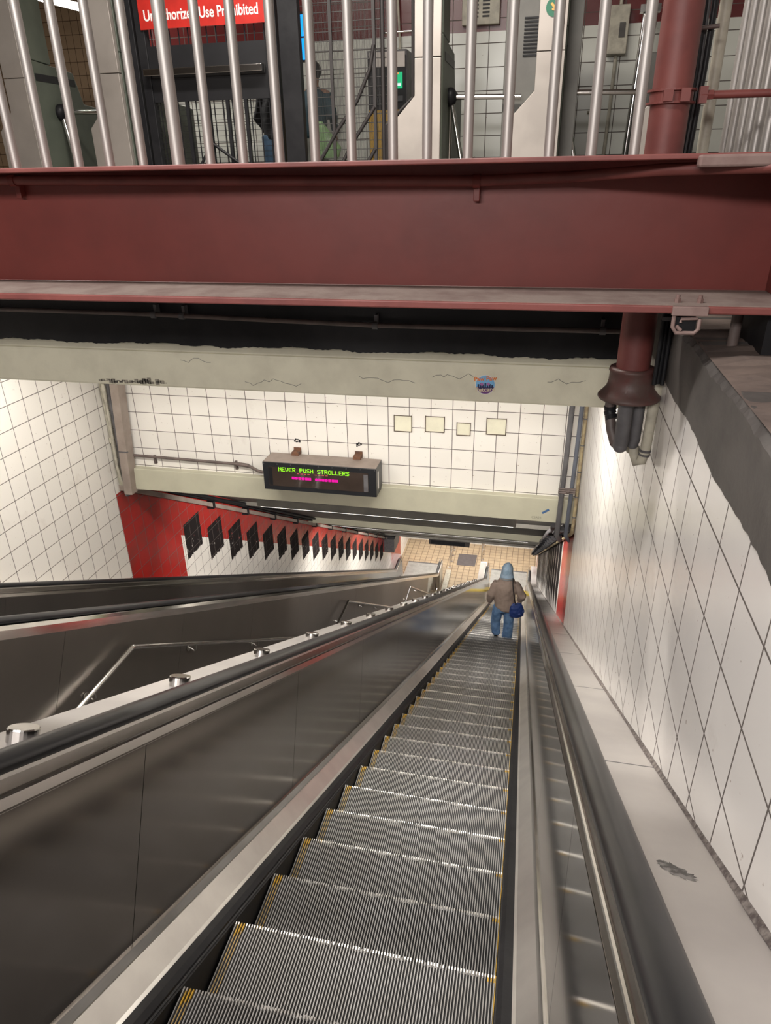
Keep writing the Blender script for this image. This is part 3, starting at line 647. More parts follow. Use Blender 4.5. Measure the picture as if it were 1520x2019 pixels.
F57 = {'N': (17, 25, 21, 19, 17, 17, 17), 'E': (31, 16, 16, 30, 16, 16, 31), 'V': (17, 17, 17, 17, 17, 10, 4), 'R': (30, 17, 17, 30, 20, 18, 17), 'P': (30, 17, 17, 30, 16, 16, 16), 'U': (17, 17, 17, 17, 17, 17, 14), 'S': (15, 16, 16, 14, 1, 1, 30),
       'H': (17, 17, 17, 31, 17, 17, 17), 'T': (31, 4, 4, 4, 4, 4, 4), 'O': (14, 17, 17, 17, 17, 17, 14), 'L': (16, 16, 16, 16, 16, 16, 31), ' ': (0,) * 7,
       'W': (17, 17, 17, 21, 21, 27, 17), 'A': (14, 17, 17, 31, 17, 17, 17), 'C': (14, 17, 16, 16, 16, 17, 14), 'M': (17, 27, 21, 21, 17, 17, 17)}
def dots(txt, x0, z0, p, rows, m_, name, parent, y, zp=None, slant=0):
    g = G(); zp = zp or p
    for i, ch in enumerate(txt):
        for r in rows:
            for c in range(5):
                if F57[ch][r] >> (4 - c) & 1:
                    x_ = x0 + (i * 6 + c) * p; z = z0 - r * zp; d = p * .40
                    g.box(x_ - d, x_ + d, y - .002, y, z - zp * .42, z + zp * .42)
    return g.build(name, m_, parent)
LG = emis('green_led', (.33, 1, .02), 1.6); LM = emis('magenta_led', (1, .0, .42), 1.3); LP = emis('pink_led', (1, .12, .15), .9)
dots('NEVER PUSH STROLLERS', -2.597, -2.790, .0065, range(7), LG, 'green_message', ds, SY - .017)
F57['#'] = (31, 21, 31, 27, 31, 21, 31); F57['%'] = (14, 31, 27, 31, 14, 31, 30); F57['='] = (30, 0, 0, 0, 0, 0, 0)
dots('==== ====', -2.395, -2.848, .0065, (0,), LP, 'pink_message_fragment', ds, SY - .017)
dots('#%#%##', -2.455, -2.888, .0061, range(7), LM, 'magenta_message', ds, SY - .017, .0042)
dots('%##%###', -2.199, -2.888, .0061, range(7), LM, 'magenta_message', ds, SY - .017, .0042)
G().box(SX1 + .002, SX1 + .004, 6.46, 6.50, SZ0 + .06, SZ1 - .07).build('side_sticker', WHITE, ds)
for x_ in (-2.485, -1.80):
    G().box(x_ - .04, x_ + .04, 6.60, 6.70, SZ1 - .01, SZ1 + .035).box(x_ - .04, x_ + .04, 6.688, 6.70, SZ1, SZ1 + .06).build('rusty_bracket', mat('rust', (.16, .07, .035), .8, 0, (.09, .05, .035), 20), ds)
for x_, z in ((-2.48, -2.60), (-1.80, -2.60)):
    g = G()
    for i in range(9):
        a = i * .7; r_ = random.uniform(.012, .04); g.box(x_ + r_ * math.cos(a) - .009, x_ + r_ * math.cos(a) + .009, 6.6975, 6.699, z + r_ * .6 * math.sin(a) - .006, z + r_ * .6 * math.sin(a) + .006)
    o = g.build('broken_anchor_hole', BLACK, wb)
t = bent('sign_conduit', [(-4.50, 6.66, -2.885), (-3.6, 6.66, -2.90), (-3.18, 6.66, -2.905), (-3.05, 6.65, -2.915), (-2.93, 6.60, -2.945), (-2.77, 6.56, -2.95)], .0165, CONDB, 'brown conduit running from the left corner to the message sign')
for x_ in (-4.22, -3.22): G().box(x_ - .012, x_ + .012, 6.675, 6.699, -2.98, -2.88).box(x_ - .018, x_ + .018, 6.69, 6.699, -2.98, -2.955).build('clip', CONDB, t)
G().tube([(-3.20, 6.66, -2.905), (-3.06, 6.655, -2.914)], .023, 12).build('coupling', CONDB, t)
# tape and scribble on the cream beam
a = Matrix.Translation((.187, 6.618, -3.175)) @ Matrix.Rotation(R(-36), 4, 'Y')
o = G().box(-.04, .04, -.0015, .0015, -.0105, .0105).build('blue_tape', mat('blue_tape', (.06, .14, .30), .5)); o.matrix_world = a
tag(o, 'short strip of blue tape stuck at a slant on the cream beam', 'tape')
text_mesh('scribble', 'CSA23', .036, mat('pencil', (.26, .25, .20), .8), facing((.10, 6.6185, -3.265), 0), bpy.data.objects['trim_3'], extrude=.0002)
# sticker on the lintel
stk = thing('sticker', 'round blue and purple sticker with orange lettering on the cream lintel', 'sticker', (-.267, 3.598, -1.0))
def disc(cx, cz, r, y, seg=36, cut=None):
    g = G(); pts = []
    for i in range(seg):
        a_ = 2 * math.pi * i / seg; z = cz + r * math.sin(a_)
        if cut: z = min(max(z, cut[0]), cut[1])
        pts.append((cx + r * math.cos(a_), z))
    g.prism(pts, 1, y - .0004, y); return g
sx_, sz_ = -.267, -1.018
disc(sx_, sz_, .053, 3.5992).build('backing', mat('sticker_edge', (.75, .74, .72), .4), stk)
disc(sx_, sz_, .049, 3.5985, cut=(sz_ - .012, sz_ + .05)).build('sky', mat('sticker_blue', (.22, .50, .80), .35), stk)
disc(sx_, sz_, .049, 3.5985, cut=(sz_ - .05, sz_ - .012)).build('ground', mat('sticker_purple', (.16, .06, .22), .35), stk)
g = G()
for i, (a_, h) in enumerate(((-.040, .014), (-.028, .020), (-.016, .012), (-.004, .022), (.008, .013), (.020, .017), (.032, .012))): g.box(sx_ + a_, sx_ + a_ + .009, 3.5975, 3.5980, sz_ - .022, sz_ - .012 + h)
g.build('skyline', mat('sticker_navy', (.02, .03, .09), .4), stk)
for d, z in ((-.018, .002), (.016, .004)):
    G().ball((sx_ + d, 3.5975, sz_ + z), (.009, .0006, .008)).build('paw_mark', mat('sticker_mauve', (.42, .16, .40), .4), stk)
tw = text_mesh('upper_lettering', 'Paw Paw', .033, mat('sticker_orange', (.85, .22, .04), .4), facing((sx_, 3.5972, sz_ + .022)) @ Matrix.Rotation(R(5), 4, 'Z'), stk, extrude=.0002, bold=.0007)
tw = text_mesh('lower_lettering', 'Petcare', .034, mat('sticker_ivory', (.72, .62, .42), .4), facing((sx_ + .002, 3.5972, sz_ - .036)) @ Matrix.Rotation(R(5), 4, 'Z'), stk, extrude=.0002, bold=.0006)
# cracks and chip on the lintel
g = G(); px_, pz_ = -2.55, -1.075
for i in range(26):
    x_ = px_ + .42 * i / 25; h = random.uniform(.004, .018) * (1 if i < 14 else 1.6)
    g.box(x_, x_ + .022, 3.596, 3.60, -1.100 + random.uniform(-.006, .012), -1.100 + h + random.uniform(0, .012))
g.build('chipped_patch', mat('chipped_plaster', (.36, .33, .27), .9, 0, (.09, .08, .07), 30, .45, .6, bump=.8), lint)
for x0, z0, n2 in ((-1.62, -1.06, 14), (-.95, -1.0, 12), (-.55, -.99, 9), (.05, -.99, 10), (-2.0, -.95, 8)):
    g = G(); x_, z = x0, z0
    for i in range(n2):
        x2, z2 = x_ + random.uniform(.012, .035), z + random.uniform(-.015, .017)
        g.tube([(x_, 3.5995, z), (x2, 3.5995, z2)], .0011, 4, smooth=False); x_, z = x2, z2
    g.build('crack', CONDG, lint)

# ------------------------------------------------------------------ light fixtures
def fixture(x0, x1, y, z, w_, label, group=None, tilt=0, body=CEIL):
    t = thing('lamp_fixture', label, 'lamp', ((x0 + x1) / 2, y, z), group)
    G().box(x0, x1, y - w_ / 2 - .03, y + w_ / 2 + .03, z, z + .10).build('housing', body, t, bevel=.006)
    G().box(x0 + .03, x1 - .03, y - w_ / 2, y + w_ / 2, z - .015, z).build('diffuser', LAMP, t)
    return t
fixture(-3.24, -.11, 7.24, yc(7.24, 1.94), .09, 'long fluorescent lamp strip just behind the cream beam, under the sign')
fixture(-4.3, .1, 13.38, yc(13.38, 1.995), .08, 'long fluorescent lamp strip behind the middle cream cross beam')
fixture(-4.3, .1, 16.80, yc(16.80, 2.085), .08, 'lamp strip farthest down the sloping ceiling')
fixture(-4.4, .1, 23.2, -11.25, .3, 'ceiling lamp over the lower landing')
fixture(-4.4, -.8, 4.7, -.90, .14, 'left lamp in the shaft ceiling behind the lintel')
fixture(-.75, .25, 4.7, -.90, .14, 'right short lamp in the shaft ceiling behind the lintel')
t = thing('hall_lamp', 'bright tube lamp hanging before the brown tiled wall at upper left', 'lamp', (-5.7, 9.0, 1.8))
a = Matrix.Translation((-5.75, 9.0, 1.835)) @ Matrix.Rotation(R(14), 4, 'Y')
o = G().box(-.55, .28, -.05, .05, -.05, .03).build('diffuser', LAMP, t); o.data.transform(a)
# dark display box hanging above the landing
ds2 = thing('hanging_display', 'dark display box hanging under the ceiling above the lower landing', 'sign', (-2.42, 20.1, -11.1))
G().box(-3.09, -1.75, 20.0, 20.22, -11.12, -10.93).build('case', mat('brown_black_case', (.05, .042, .04), .5), ds2, bevel=.008)
G().box(-3.03, -1.90, 19.992, 20.0, -11.09, -10.96).build('window', BLACK, ds2)
for x_ in (-2.9, -1.95): G().tube([(x_, 20.1, -10.94), (x_, 20.1, -10.62)], .015, 8).build('hanger', CONDG, ds2)

# ------------------------------------------------------------------ lower landing
tag(G().prism([(-2.49, 23.18), (-1.79, 23.19), (-1.775, 24.07), (-2.50, 24.06)], 2, FLZ, FLZ + .012).build('floor_mat', mat('dark_mat', (.10, .085, .085), .7)), 'dark square mat on the tan tiled floor beyond the stairs', 'mat')
def barrier(x, y0, y1, label):
    t = thing('queue_barrier', label, 'barrier', (x, y0, FLZ))
    for y_ in [y0 + (y1 - y0) * i / 3 for i in range(4)]:
        G().tube([(x, y_, FLZ), (x, y_, FLZ + .98)], .024, 14).build('post', POL, t)
        G().tube([(x, y_, FLZ), (x, y_, FLZ + .012)], .06, 16).build('base_ring', POL, t)
    for h in (.5, .98): G().tube([(x, y0, FLZ + h), (x, y1, FLZ + h)], .022, 14).build('cross_rail', POL, t)
barrier(-2.72, 22.95, 24.35, 'steel post barrier on the landing, left of the dark mat')
barrier(-1.56, 23.35, 24.6, 'steel post barrier on the landing, right of the dark mat')

# ------------------------------------------------------------------ hall: turnstiles, gate, mesh, machine
def pylon(xr, label, arm=1, cab=False, group='turnstiles', y=6.5, hi=1.62):
    t = thing('turnstile', label, 'turnstile', (xr - .12, y + .6, -.35), group)
    xl, xf = xr - .212, xr - .366
    G().prism([(xf, -.35), (xr, -.35), (xr, .806), (xl, .806), (xl, .545), (xf, .388)], 1, y, y + .05).build('front_plate', PANEL, t, bevel=.003)
    G().prism([(xl, .812), (xr, .812), (xr, hi), (xl, hi)], 1, y, y + .05).build('upper_plate', PANEL, t, bevel=.003)
    G().prism([(y + .05, -.35), (y + 1.35, -.35), (y + 1.35, .62), (y + .85, .66), (y + .75, .92), (y + .05, .97)], 0, xl + .012, xr + .012).build('cabinet', GREEN, t, bevel=.01)
    G().prism([(y + .05, .97), (y + .42, .95), (y + .42, hi), (y + .05, hi)], 0, xl + .012, xr + .012).build('reader_housing', GREEN, t, bevel=.008)
    G().box(xr + .012, xr + .016, y + .15, y + .75, .80, .86).build('card_slot', BLACK, t)
    if arm:
        hx, hy, hz = xr + .03, y + .42, .56
        G().ball((hx, hy, hz), (.055, .075, .075)).build('arm_hub', BLACK, t)
        for a in ((.60, .02, -.015), (-.02, .10, -.62), (.14, -.1, -.60)):
            if a[0] > .3: p1 = (hx + a[0], hy, hz + a[2])
            else: p1 = (hx + a[0] * 1.0, hy + a[1], hz + a[2])
            G().tube([(hx, hy, hz), p1], .021, 14).build('arm', POL, t)
    if cab:
        q = G(); q.box(xl - .28, xl + .005, y + .5, y + .9, -.35, 1.45); c = q.build('louvred_cabinet', GREYCAB, t, bevel=.008)
        for i in range(11): G().box(xl - .13, xl - .005, y + .488, y + .5, .84 + .026 * i, .852 + .026 * i).build('louvre', BLACK, c)
        q = G(); q.box(xr + .012, xr + .125, y + .3, y + .6, -.35, 1.5); q.build('side_cabinet', GREYCAB, t, bevel=.006)
    return t
t0 = pylon(-4.75, 'leftmost turnstile with dark round emblems on its steel upper plate')
for z, r_ in ((1.34, .055), (1.14, .06)): 
    q = G(); q.tube([(-4.965, 6.498, z), (-4.965, 6.494, z)], r_, 24, smooth=False); q.build('round_emblem', BEZ, t0)
G().box(-5.0, -4.905, 6.494, 6.498, 1.21, 1.27).build('display', BLACK, t0)
pylon(-3.80, 'turnstile whose steel plate stands left of the black gate', arm=0)
pylon(-.955, 'turnstile with chamfered steel plate right of the mesh screen')
t1 = pylon(.005, 'turnstile with a green arrow disc and louvred cabinet, right of centre', cab=True)
G().tube([(-.098, 6.498, 1.085), (-.098, 6.494, 1.085)], .062, 28, smooth=False).build('green_disc', mat('disc_green', (.02, .16, .09), .4), t1)
ar = mat('arrow_orange', (.9, .42, .10), .4)
q = G(); q.box(-.035, .012, 6.490, 6.493, -.008, .008); q.prism([(.035, 0), (.003, .026), (-.008, .018), (.012, 0), (-.008, -.018), (.003, -.026)], 1, 6.490, 6.493)
o = q.build('arrow', ar, t1); o.data.transform(Matrix.Translation((-.098, 6.49, 1.085)) @ Matrix.Rotation(R(45), 4, 'Y') @ Matrix.Translation((0, -6.49, 0)))
pylon(1.00, 'turnstile half hidden behind the thick red standpipe', arm=0)

gt = thing('service_gate', 'black steel service gate with push bar and red warning sign', 'gate', (-2.9, 6.5, -.35))
for x0, x1 in ((-3.72, -3.60), (-3.58, -3.50), (-2.42, -2.32), (-2.30, -2.13)): G().box(x0, x1, 6.5, 6.58, -.35, 2.1).build('frame_post', BLACK, gt, bevel=.004)
G().box(-3.50, -2.42, 6.52, 6.56, .575, .99).build('solid_panel', mat('gate_black', (.012, .012, .014), .4), gt)
G().box(-3.50, -2.42, 6.52, 6.56, 1.40, 1.48).build('top_crossbar', BLACK, gt)
g = G()
for i in range(13): x_ = -3.46 + .085 * i; g.box(x_ - .004, x_ + .004, 6.535, 6.543, -.35, .575); g.box(x_ - .004, x_ + .004, 6.535, 6.543, .99, 1.4)
for i in range(22): z = -.33 + .042 * i; g.box(-3.5, -2.42, 6.537, 6.541, z, z + .003)
g.build('gate_mesh', BLACK, gt)
for x_ in (-3.2, -3.0, -2.82, -2.65): G().box(x_ - .014, x_ + .014, 6.52, 6.55, -.35, .575).build('upright', BLACK, gt)
G().tube([(-3.0, 6.51, .25), (-2.72, 6.51, .06)], .013, 8).tube([(-3.0, 6.51, .25), (-3.25, 6.51, -.1)], .013, 8).build('brace', BLACK, gt)
G().prism([(6.50, .752), (6.42, .765), (6.42, .815), (6.50, .828)], 0, -3.52, -2.44).build('push_bar', POL, gt, bevel=.004)
sg = G().box(-3.52, -2.405, 6.485, 6.50, 1.105, 1.36).build('red_sign', mat('sign_red', (.50, .022, .015), .4), gt)
text_mesh('sign_lettering', 'Unauthorized Use Prohibited', .108, mat('sign_white', (.8, .8, .8), .4), facing((-2.965, 6.484, 1.165)), sg, extrude=.0006, bold=.0022, sx=.80)

ms = thing('mesh_screen', 'dark steel mesh screen with slanting braces between the gate and a turnstile', 'screen', (-1.7, 6.8, -.35))
g = G()
for i in range(64): x_ = -2.13 + .0105 * i; g.box(x_ - .0011, x_ + .0011, 6.80, 6.803, -.35, 1.9)
for i in range(30): z = -.3 + .068 * i; g.box(-2.13, -1.46, 6.797, 6.803, z, z + .006)
g.build('wire_mesh', mat('dark_wire', (.045, .042, .04), .5), ms)
BR = mat('brown_black_steel', (.035, .03, .03), .5)
for x_ in (-1.94, -1.565): G().box(x_ - .013, x_ + .013, 6.77, 6.795, -.35, 1.9).build('upright', BR, ms)
G().tube([(-1.565, 6.77, .95), (-1.60, 6.77, .78), (-1.72, 6.77, .55), (-1.90, 6.77, .34), (-2.06, 6.77, .12), (-2.3, 6.77, -.3)], .016, 8).build('curved_brace', BR, ms)
G().tube([(-1.565, 6.77, .50), (-1.78, 6.77, .22), (-1.95, 6.77, -.05), (-2.05, 6.77, -.3)], .016, 8).build('lower_brace', BR, ms)
G().tube([(-1.565, 6.77, .18), (-1.75, 6.77, -.1)], .016, 8).build('short_brace', BR, ms)
G().tube([(-1.225, 6.78, 1.9), (-1.225, 6.78, .56), (-1.46, 6.78, .36), (-1.46, 6.78, -.35)], .020, 8, smooth=False).build('edge_frame', BR, ms)
G().tube([(-1.49, 6.78, 1.9), (-1.49, 6.78, -.35)], .018, 8).build('edge_frame', BR, ms)
G().tube([(-1.49, 6.8, 1.03), (-1.225, 6.8, 1.035)], .008, 8).build('tie_rod', POL, ms)

vm = thing('ticket_machine', 'ticket vending machine with a small lit green screen behind the mesh', 'vending machine', (-1.72, 8.2, -.35))
G().box(-1.93, -1.52, 8.05, 8.48, -.35, 1.08).build('cabinet', CONDG, vm, bevel=.01)
G().box(-1.92, -1.53, 8.035, 8.05, .42, 1.03).build('front_panel', BLACK, vm)
G().box(-1.90, -1.54, 8.03, 8.04, .93, 1.06).build('steel_header', PANEL, vm)
G().box(-1.715, -1.565, 8.022, 8.03, .745, .885).build('screen', emis('green_screen', (.0, .42, .16), 1.2), vm)
G().box(-1.70, -1.58, 8.018, 8.022, .765, .79, 0).box(-1.70, -1.60, 8.018, 8.022, .865, .88, 1).build('screen_bars', [emis('screen_white', (.8, .95, .9), 1), emis('screen_orange', (1, .4, .1), .8)], vm)
G().box(-1.92, -1.53, 8.03, 8.05, .0, .56).build('yellow_panel', mat('machine_yellow', (.55, .32, .03), .45), vm)
G().box(-1.62, -1.56, 8.024, 8.03, .63, .68).box(-1.90, -1.82, 8.024, 8.03, .62, .68).build('button_plate', BEZ, vm)

bs = thing('blue_display', 'narrow glowing bright blue display standing on a pole beyond the mesh', 'display', (-2.43, 7.62, -.35))
G().box(-2.50, -2.385, 7.60, 7.66, .96, 1.36).build('case', BLACK, bs)
G().box(-2.48, -2.395, 7.594, 7.60, 1.165, 1.335).box(-2.47, -2.39, 7.594, 7.60, .975, 1.15).build('lit_panel', emis('blue_glow', (.0, .33, 1), 1.5), bs)
G().tube([(-2.43, 7.63, -.35), (-2.43, 7.63, .96)], .016, 10).build('pole', CONDW, bs)
# boxes and conduits on the hall wall
eb = thing('vent_box', 'cream box with two rows of vent slots high on the red wall band', 'box', (-.84, 8.45, 1.3))
G().box(-1.03, -.655, 8.42, 8.5, 1.30, 1.60).build('box_body', CONDW, eb, bevel=.006)
for c_ in (-.90, -.79):
    for i in range(6): G().box(c_ - .035, c_ + .035, 8.415, 8.42, 1.36 + .032 * i, 1.375 + .032 * i).build('vent_slot', BLACK, eb)
eb = thing('electric_box', 'grey electric switch box on the hall wall with conduit below', 'box', (.50, 8.4, 1.2))
G().box(.405, .585, 8.36, 8.5, .985, 1.385).build('box_body', CONDW, eb, bevel=.008)
G().box(.50, .555, 8.35, 8.36, 1.12, 1.24).build('label_plate', GREYC, eb)
G().tube([(.50, 8.45, .985), (.495, 8.45, .5), (.47, 8.45, -.35)], .017, 10).tube([(.50, 8.45, 1.385), (.50, 8.45, 2.8)], .017, 10).tube([(.28, 8.45, .50), (.38, 8.45, .50), (.38, 8.45, -.35)], .016, 10).build('conduit', CONDW, eb)
tag(G().tube([(-1.72, 8.44, 2.8), (-1.69, 8.44, 1.6), (-1.665, 8.44, 1.09)], .012, 10).build('wall_conduit', CONDW), 'pale conduit rising from the ticket machine over the red band', 'pipe')
tag(G().tube([(.66, 8.2, -.35), (.72, 8.2, 1.3)], .03, 12).tube([(.76, 8.2, -.35), (.80, 8.2, 1.3)], .025, 12).box(.66, .84, 8.15, 8.25, 1.28, 1.34).build('clear_tube_rack', POL), 'pair of shiny tubes standing against the hall wall behind the last bar', 'rack')
tag(G().box(.74, .95, 8.05, 8.35, -.35, .95).build('grey_cabinet', GREYCAB, bevel=.01), 'grey cabinet seen between the last bar and the red standpipe', 'cabinet')

# ------------------------------------------------------------------ people
def skin_obj(name, joints, edges, m_, parent, sub=1, remesh=None, disp=None, loc=None):
    me = bpy.data.meshes.new(name); me.from_pydata([j[0] for j in joints], edges, [])
    o = bpy.data.objects.new(name, me); COL.objects.link(o)
    sk = o.modifiers.new('skin', 'SKIN'); sk.use_smooth_shade = True
    for v, j in zip(me.skin_vertices[0].data, joints): v.radius = j[1] if isinstance(j[1], tuple) else (j[1], j[1])
    me.skin_vertices[0].data[0].use_root = True
    ss = o.modifiers.new('sub', 'SUBSURF'); ss.levels = sub; ss.render_levels = sub
    me.materials.append(m_)
    if parent: attach(o, parent)
    return o
def cloth(name, g, m_, parent, vox=.016, disp=.012, dsc=.12, smooth=4):
    o = g.build(name, m_, parent)
    r = o.modifiers.new('remesh', 'REMESH'); r.mode = 'VOXEL'; r.voxel_size = vox; r.use_smooth_shade = True
    s_ = o.modifiers.new('smooth', 'SMOOTH'); s_.iterations = smooth; s_.factor = .5
    tx = bpy.data.textures.new(name + '_folds', 'CLOUDS'); tx.noise_scale = dsc
    d = o.modifiers.new('folds', 'DISPLACE'); d.texture = tx; d.strength = disp; d.mid_level = .5; d.texture_coords = 'GLOBAL'
    return o
def ell(c, rx, ry, n=20, sq=1.0, rot=0, tilt=(0, 0)):
    out = []
    for j in range(n):
        a = 2 * math.pi * j / n; x_ = rx * math.copysign(abs(math.cos(a)) ** sq, math.cos(a)); y_ = ry * math.copysign(abs(math.sin(a)) ** sq, math.sin(a))
        xr_, yr_ = x_ * math.cos(rot) - y_ * math.sin(rot), x_ * math.sin(rot) + y_ * math.cos(rot)
        out.append((c[0] + xr_, c[1] + yr_, c[2] + xr_ * tilt[0] + yr_ * tilt[1]))
    return out
SKINM = mat('skin', (.42, .24, .17), .5)
JACK = mat('taupe_jacket', (.33, .25, .205), .8, 0, (.26, .195, .16), 6, bump=.3, bsc=90)
HOOD = mat('blue_grey_hood', (.38, .50, .62), .85, 0, (.28, .40, .52), 10, bump=.3, bsc=90)
DENIM = mat('blue_denim', (.085, .17, .33), .8, 0, (.15, .26, .44), 9, .4, .62, bump=.4, bsc=120)
SHOE = mat('black_shoe', (.012, .012, .013), .5)
# main figure: local frame, origin between the feet, facing +y, descending on the step
def hand(g, w_, d, k=1):
    # w_: wrist, d: finger direction; palm and five bent fingers
    w_, d = Vector(w_), Vector(d).normalized(); sx = Vector((0, 1, 0)); 
    n = d.cross(sx).normalized()
    pc = w_ + d * .05
    g.loft([[tuple(w_ + d * t + sx * (a * wd) + n * (b * .013)) for a, b in ((-1, 0), (-.7, -1), (.7, -1), (1, 0), (.7, 1), (-.7, 1))] for t, wd in ((0, .024), (.03, .036), (.07, .041), (.09, .040))])
    for i, ln in enumerate((.060, .070, .066, .052)):
        b0 = w_ + d * .085 + sx * (.030 - .020 * i); b1 = b0 + d * ln * .5 + n * .006 * k; b2 = b1 + d * ln * .4 + n * .016 * k; g.tube([b0, b1, b2], [.0092, .0085, .007], 8)
    b0 = w_ + d * .03 + sx * .030; g.tube([b0, b0 + d * .03 + sx * .022, b0 + d * .055 + sx * .028 + n * .01 * k], [.011, .010, .008], 8)
def main_person(ox, oy, oz):
    p = thing('person', 'person in a taupe jacket and blue-grey hood walking down the escalator', 'person', (ox, oy, oz))
    P = lambda x_, y_, z: (ox + x_, oy + y_, oz + z)
    # body (continuous)
    J = [(P(0, 0, .88), (.13, .11)), (P(.01, .0, 1.10), (.12, .09)), (P(.02, .03, 1.30), (.11, .08)), (P(.02, .05, 1.46), .055), (P(.02, .08, 1.53), .06), (P(.02, .10, 1.63), (.078, .092)), (P(.02, .10, 1.70), (.06, .07)),
         (P(-.17, .02, 1.33), .045), (P(-.27, .02, 1.10), .045), (P(-.285, .10, .87), .032),
         (P(.20, .02, 1.33), .045), (P(.34, -.02, 1.12), .045), (P(.30, .14, .93), .032),
         (P(-.10, .0, .80), .085), (P(-.13, .04, .46), .058), (P(-.11, -.12, .12), .04), (P(-.11, -.07, .06), .035),
         (P(.10, 0, .80), .085), (P(.11, .02, .44), .058), (P(.10, .0, .10), .04), (P(.10, .08, .05), .035)]
    E = [(0, 1), (1, 2), (2, 3), (3, 4), (4, 5), (5, 6), (2, 7), (7, 8), (8, 9), (2, 10), (10, 11), (11, 12), (0, 13), (13, 14), (14, 15), (15, 16), (0, 17), (17, 18), (18, 19), (19, 20)]
    skin_obj('body', J, E, SKINM, p)
    g = G(); g.ball(P(.02, .185, 1.61), (.014, .018, .022)); g.ball(P(-.012, .172, 1.635), .012); g.ball(P(.052, .172, 1.635), .012); g.box(ox, ox + .04, oy + .17, oy + .183, oz + 1.563, oz + 1.57); g.build('face', SKINM, p)
    g = G(); hand(g, P(-.290, .105, .875), (-.12, .30, -.95)); g.build('hand', SKINM, p)
    g = G(); hand(g, P(.30, .145, .93), (-.1, .4, -.9), -1); g.build('hand', SKINM, p)
    # jeans
    g = G()
    g.loft([ell(P(0, .0, .72), .17, .125, rot=.1), ell(P(0, .0, .85), .185, .14), ell(P(0, 0, .98), .17, .13)])
    g.loft([ell(P(-.10, .0, .84), .105, .12), ell(P(-.125, .02, .62), .108, .115), ell(P(-.145, .035, .44), .098, .10), ell(P(-.135, -.04, .26), .092, .095), ell(P(-.12, -.08, .25), .090, .092), ell(P(-.12, -.09, .205), .086, .086)])
    g.loft([ell(P(.095, .0, .84), .105, .12), ell(P(.11, .01, .62), .108, .112), ell(P(.115, .02, .42), .100, .10), ell(P(.11, .0, .22), .100, .102), ell(P(.10, -.01, .12), .104, .108), ell(P(.10, -.01, .085), .100, .104)])
    cloth('jeans', g, DENIM, p, .013, .022, .06, 3)
    # jacket
    g = G()
    g.loft([ell(P(.02, .0, .79), .205, .175, tilt=(-.24, .05)), ell(P(.02, .0, .85), .212, .178, tilt=(-.2, .05)), ell(P(.01, .0, .95), .205, .17, tilt=(-.08, 0)), ell(P(.01, .0, 1.12), .195, .158), ell(P(.01, .01, 1.27), .200, .145), ell(P(.015, .02, 1.36), .190, .130), ell(P(.02, .035, 1.43), .145, .11), ell(P(.02, .05, 1.47), .085, .085)])
    for sgn, el, ha in ((-1, (-.265, -.02, 1.08), (-.290, .09, .855)), (1, (.345, -.02, 1.10), (.305, .115, .93))):
        sh = (.02 + sgn * .165, .015, 1.355)
        pts = [sh, tuple((a * .5 + b * .5) for a, b in zip(sh, el)), el, tuple((a * .45 + b * .55) for a, b in zip(el, ha)), ha]
        g.tube([P(*q) for q in pts], [.085, .088, .082, .074, .062], 18)
    jk = cloth('jacket', g, JACK, p, .014, .030, .10, 4)
    # hood
    g = G()
    g.loft([ell(P(.02, .05, 1.44), .135, .115), ell(P(.02, .06, 1.49), .132, .118), ell(P(.02, .07, 1.54), .116, .118), ell(P(.02, .08, 1.60), .112, .13), ell(P(.02, .08, 1.66), .108, .125), ell(P(.022, .075, 1.71), .088, .10), ell(P(.028, .06, 1.755), .052, .06), ell(P(.032, .045, 1.785), .018, .02)])
    cloth('hood', g, HOOD, p, .010, .018, .05, 2)
    g = G(); g.tube([P(-.085, -.02, 1.455), P(-.04, -.065, 1.475), P(.03, -.075, 1.47), P(.10, -.04, 1.465), P(.125, .03, 1.47)], [.016, .022, .024, .022, .016], 10); g.build('hood_collar', mat('pale_collar', (.30, .30, .30), .85), p)
    # shoes
    for (x_, y_, z, pit) in ((-.12, -.125, .012, R(-25)), (.10, -.05, .0, 0)):
        g = G(); c, s_ = math.cos(pit), math.sin(pit)
        def Q(a, b, h): yy = b - .20; return P(x_ + a, y_ + .16 + yy * c - h * s_ * 1 + .0, z + h * c + yy * s_ + 0)
        g.loft([[Q(math.cos(2 * math.pi * j / 14) * w2, b, max(0, hh * (.5 + .5 * math.sin(2 * math.pi * j / 14)) )) for j in range(14)] for b, w2, hh in ((-.06, .022, .05), (-.04, .038, .085), (.02, .042, .09), (.08, .044, .07), (.15, .050, .055), (.20, .042, .045), (.225, .02, .03))])
        g.build('shoe', SHOE, p)
    return p
PX, PY = -.300, 11.80
k_ = 29; yy, zz, _, _ = PF(2.239 + .4303 * k_)
per = main_person(PX, yy - .16, zz + .002)
# bag on its strap
bag = thing('shoulder_bag', 'bright blue patterned shoulder bag hanging at the walker\'s right side by a black strap', 'bag', (PX + .2, yy - .3, zz + .7))
P = lambda x_, y_, z: (PX + x_, yy - .16 + y_, zz + z)
g = G(); g.loft([ell(P(.25, -.13, .68), .08, .04, rot=.25), ell(P(.255, -.135, .71), .140, .065, rot=.25), ell(P(.26, -.135, .80), .155, .075, rot=.25), ell(P(.255, -.13, .90), .135, .065, rot=.25), ell(P(.25, -.125, .99), .085, .038, rot=.25)])
def bagmat():
    t = NT('blue_patterned_cloth'); v = t.n('ShaderNodeTexVoronoi'); v.inputs['Scale'].default_value = 9; tc = t.n('ShaderNodeTexCoord'); t.l(tc.outputs['Object'], v.inputs['Vector'])
    f = t.math('LESS_THAN', v.outputs['Distance'], .28); t.set(Base_Color=t.mix(f, (.012, .035, .16), (.09, .13, .34)), Roughness=.6); return t.m
cloth('bag_body', g, bagmat(), bag, .012, .02, .06, 2)
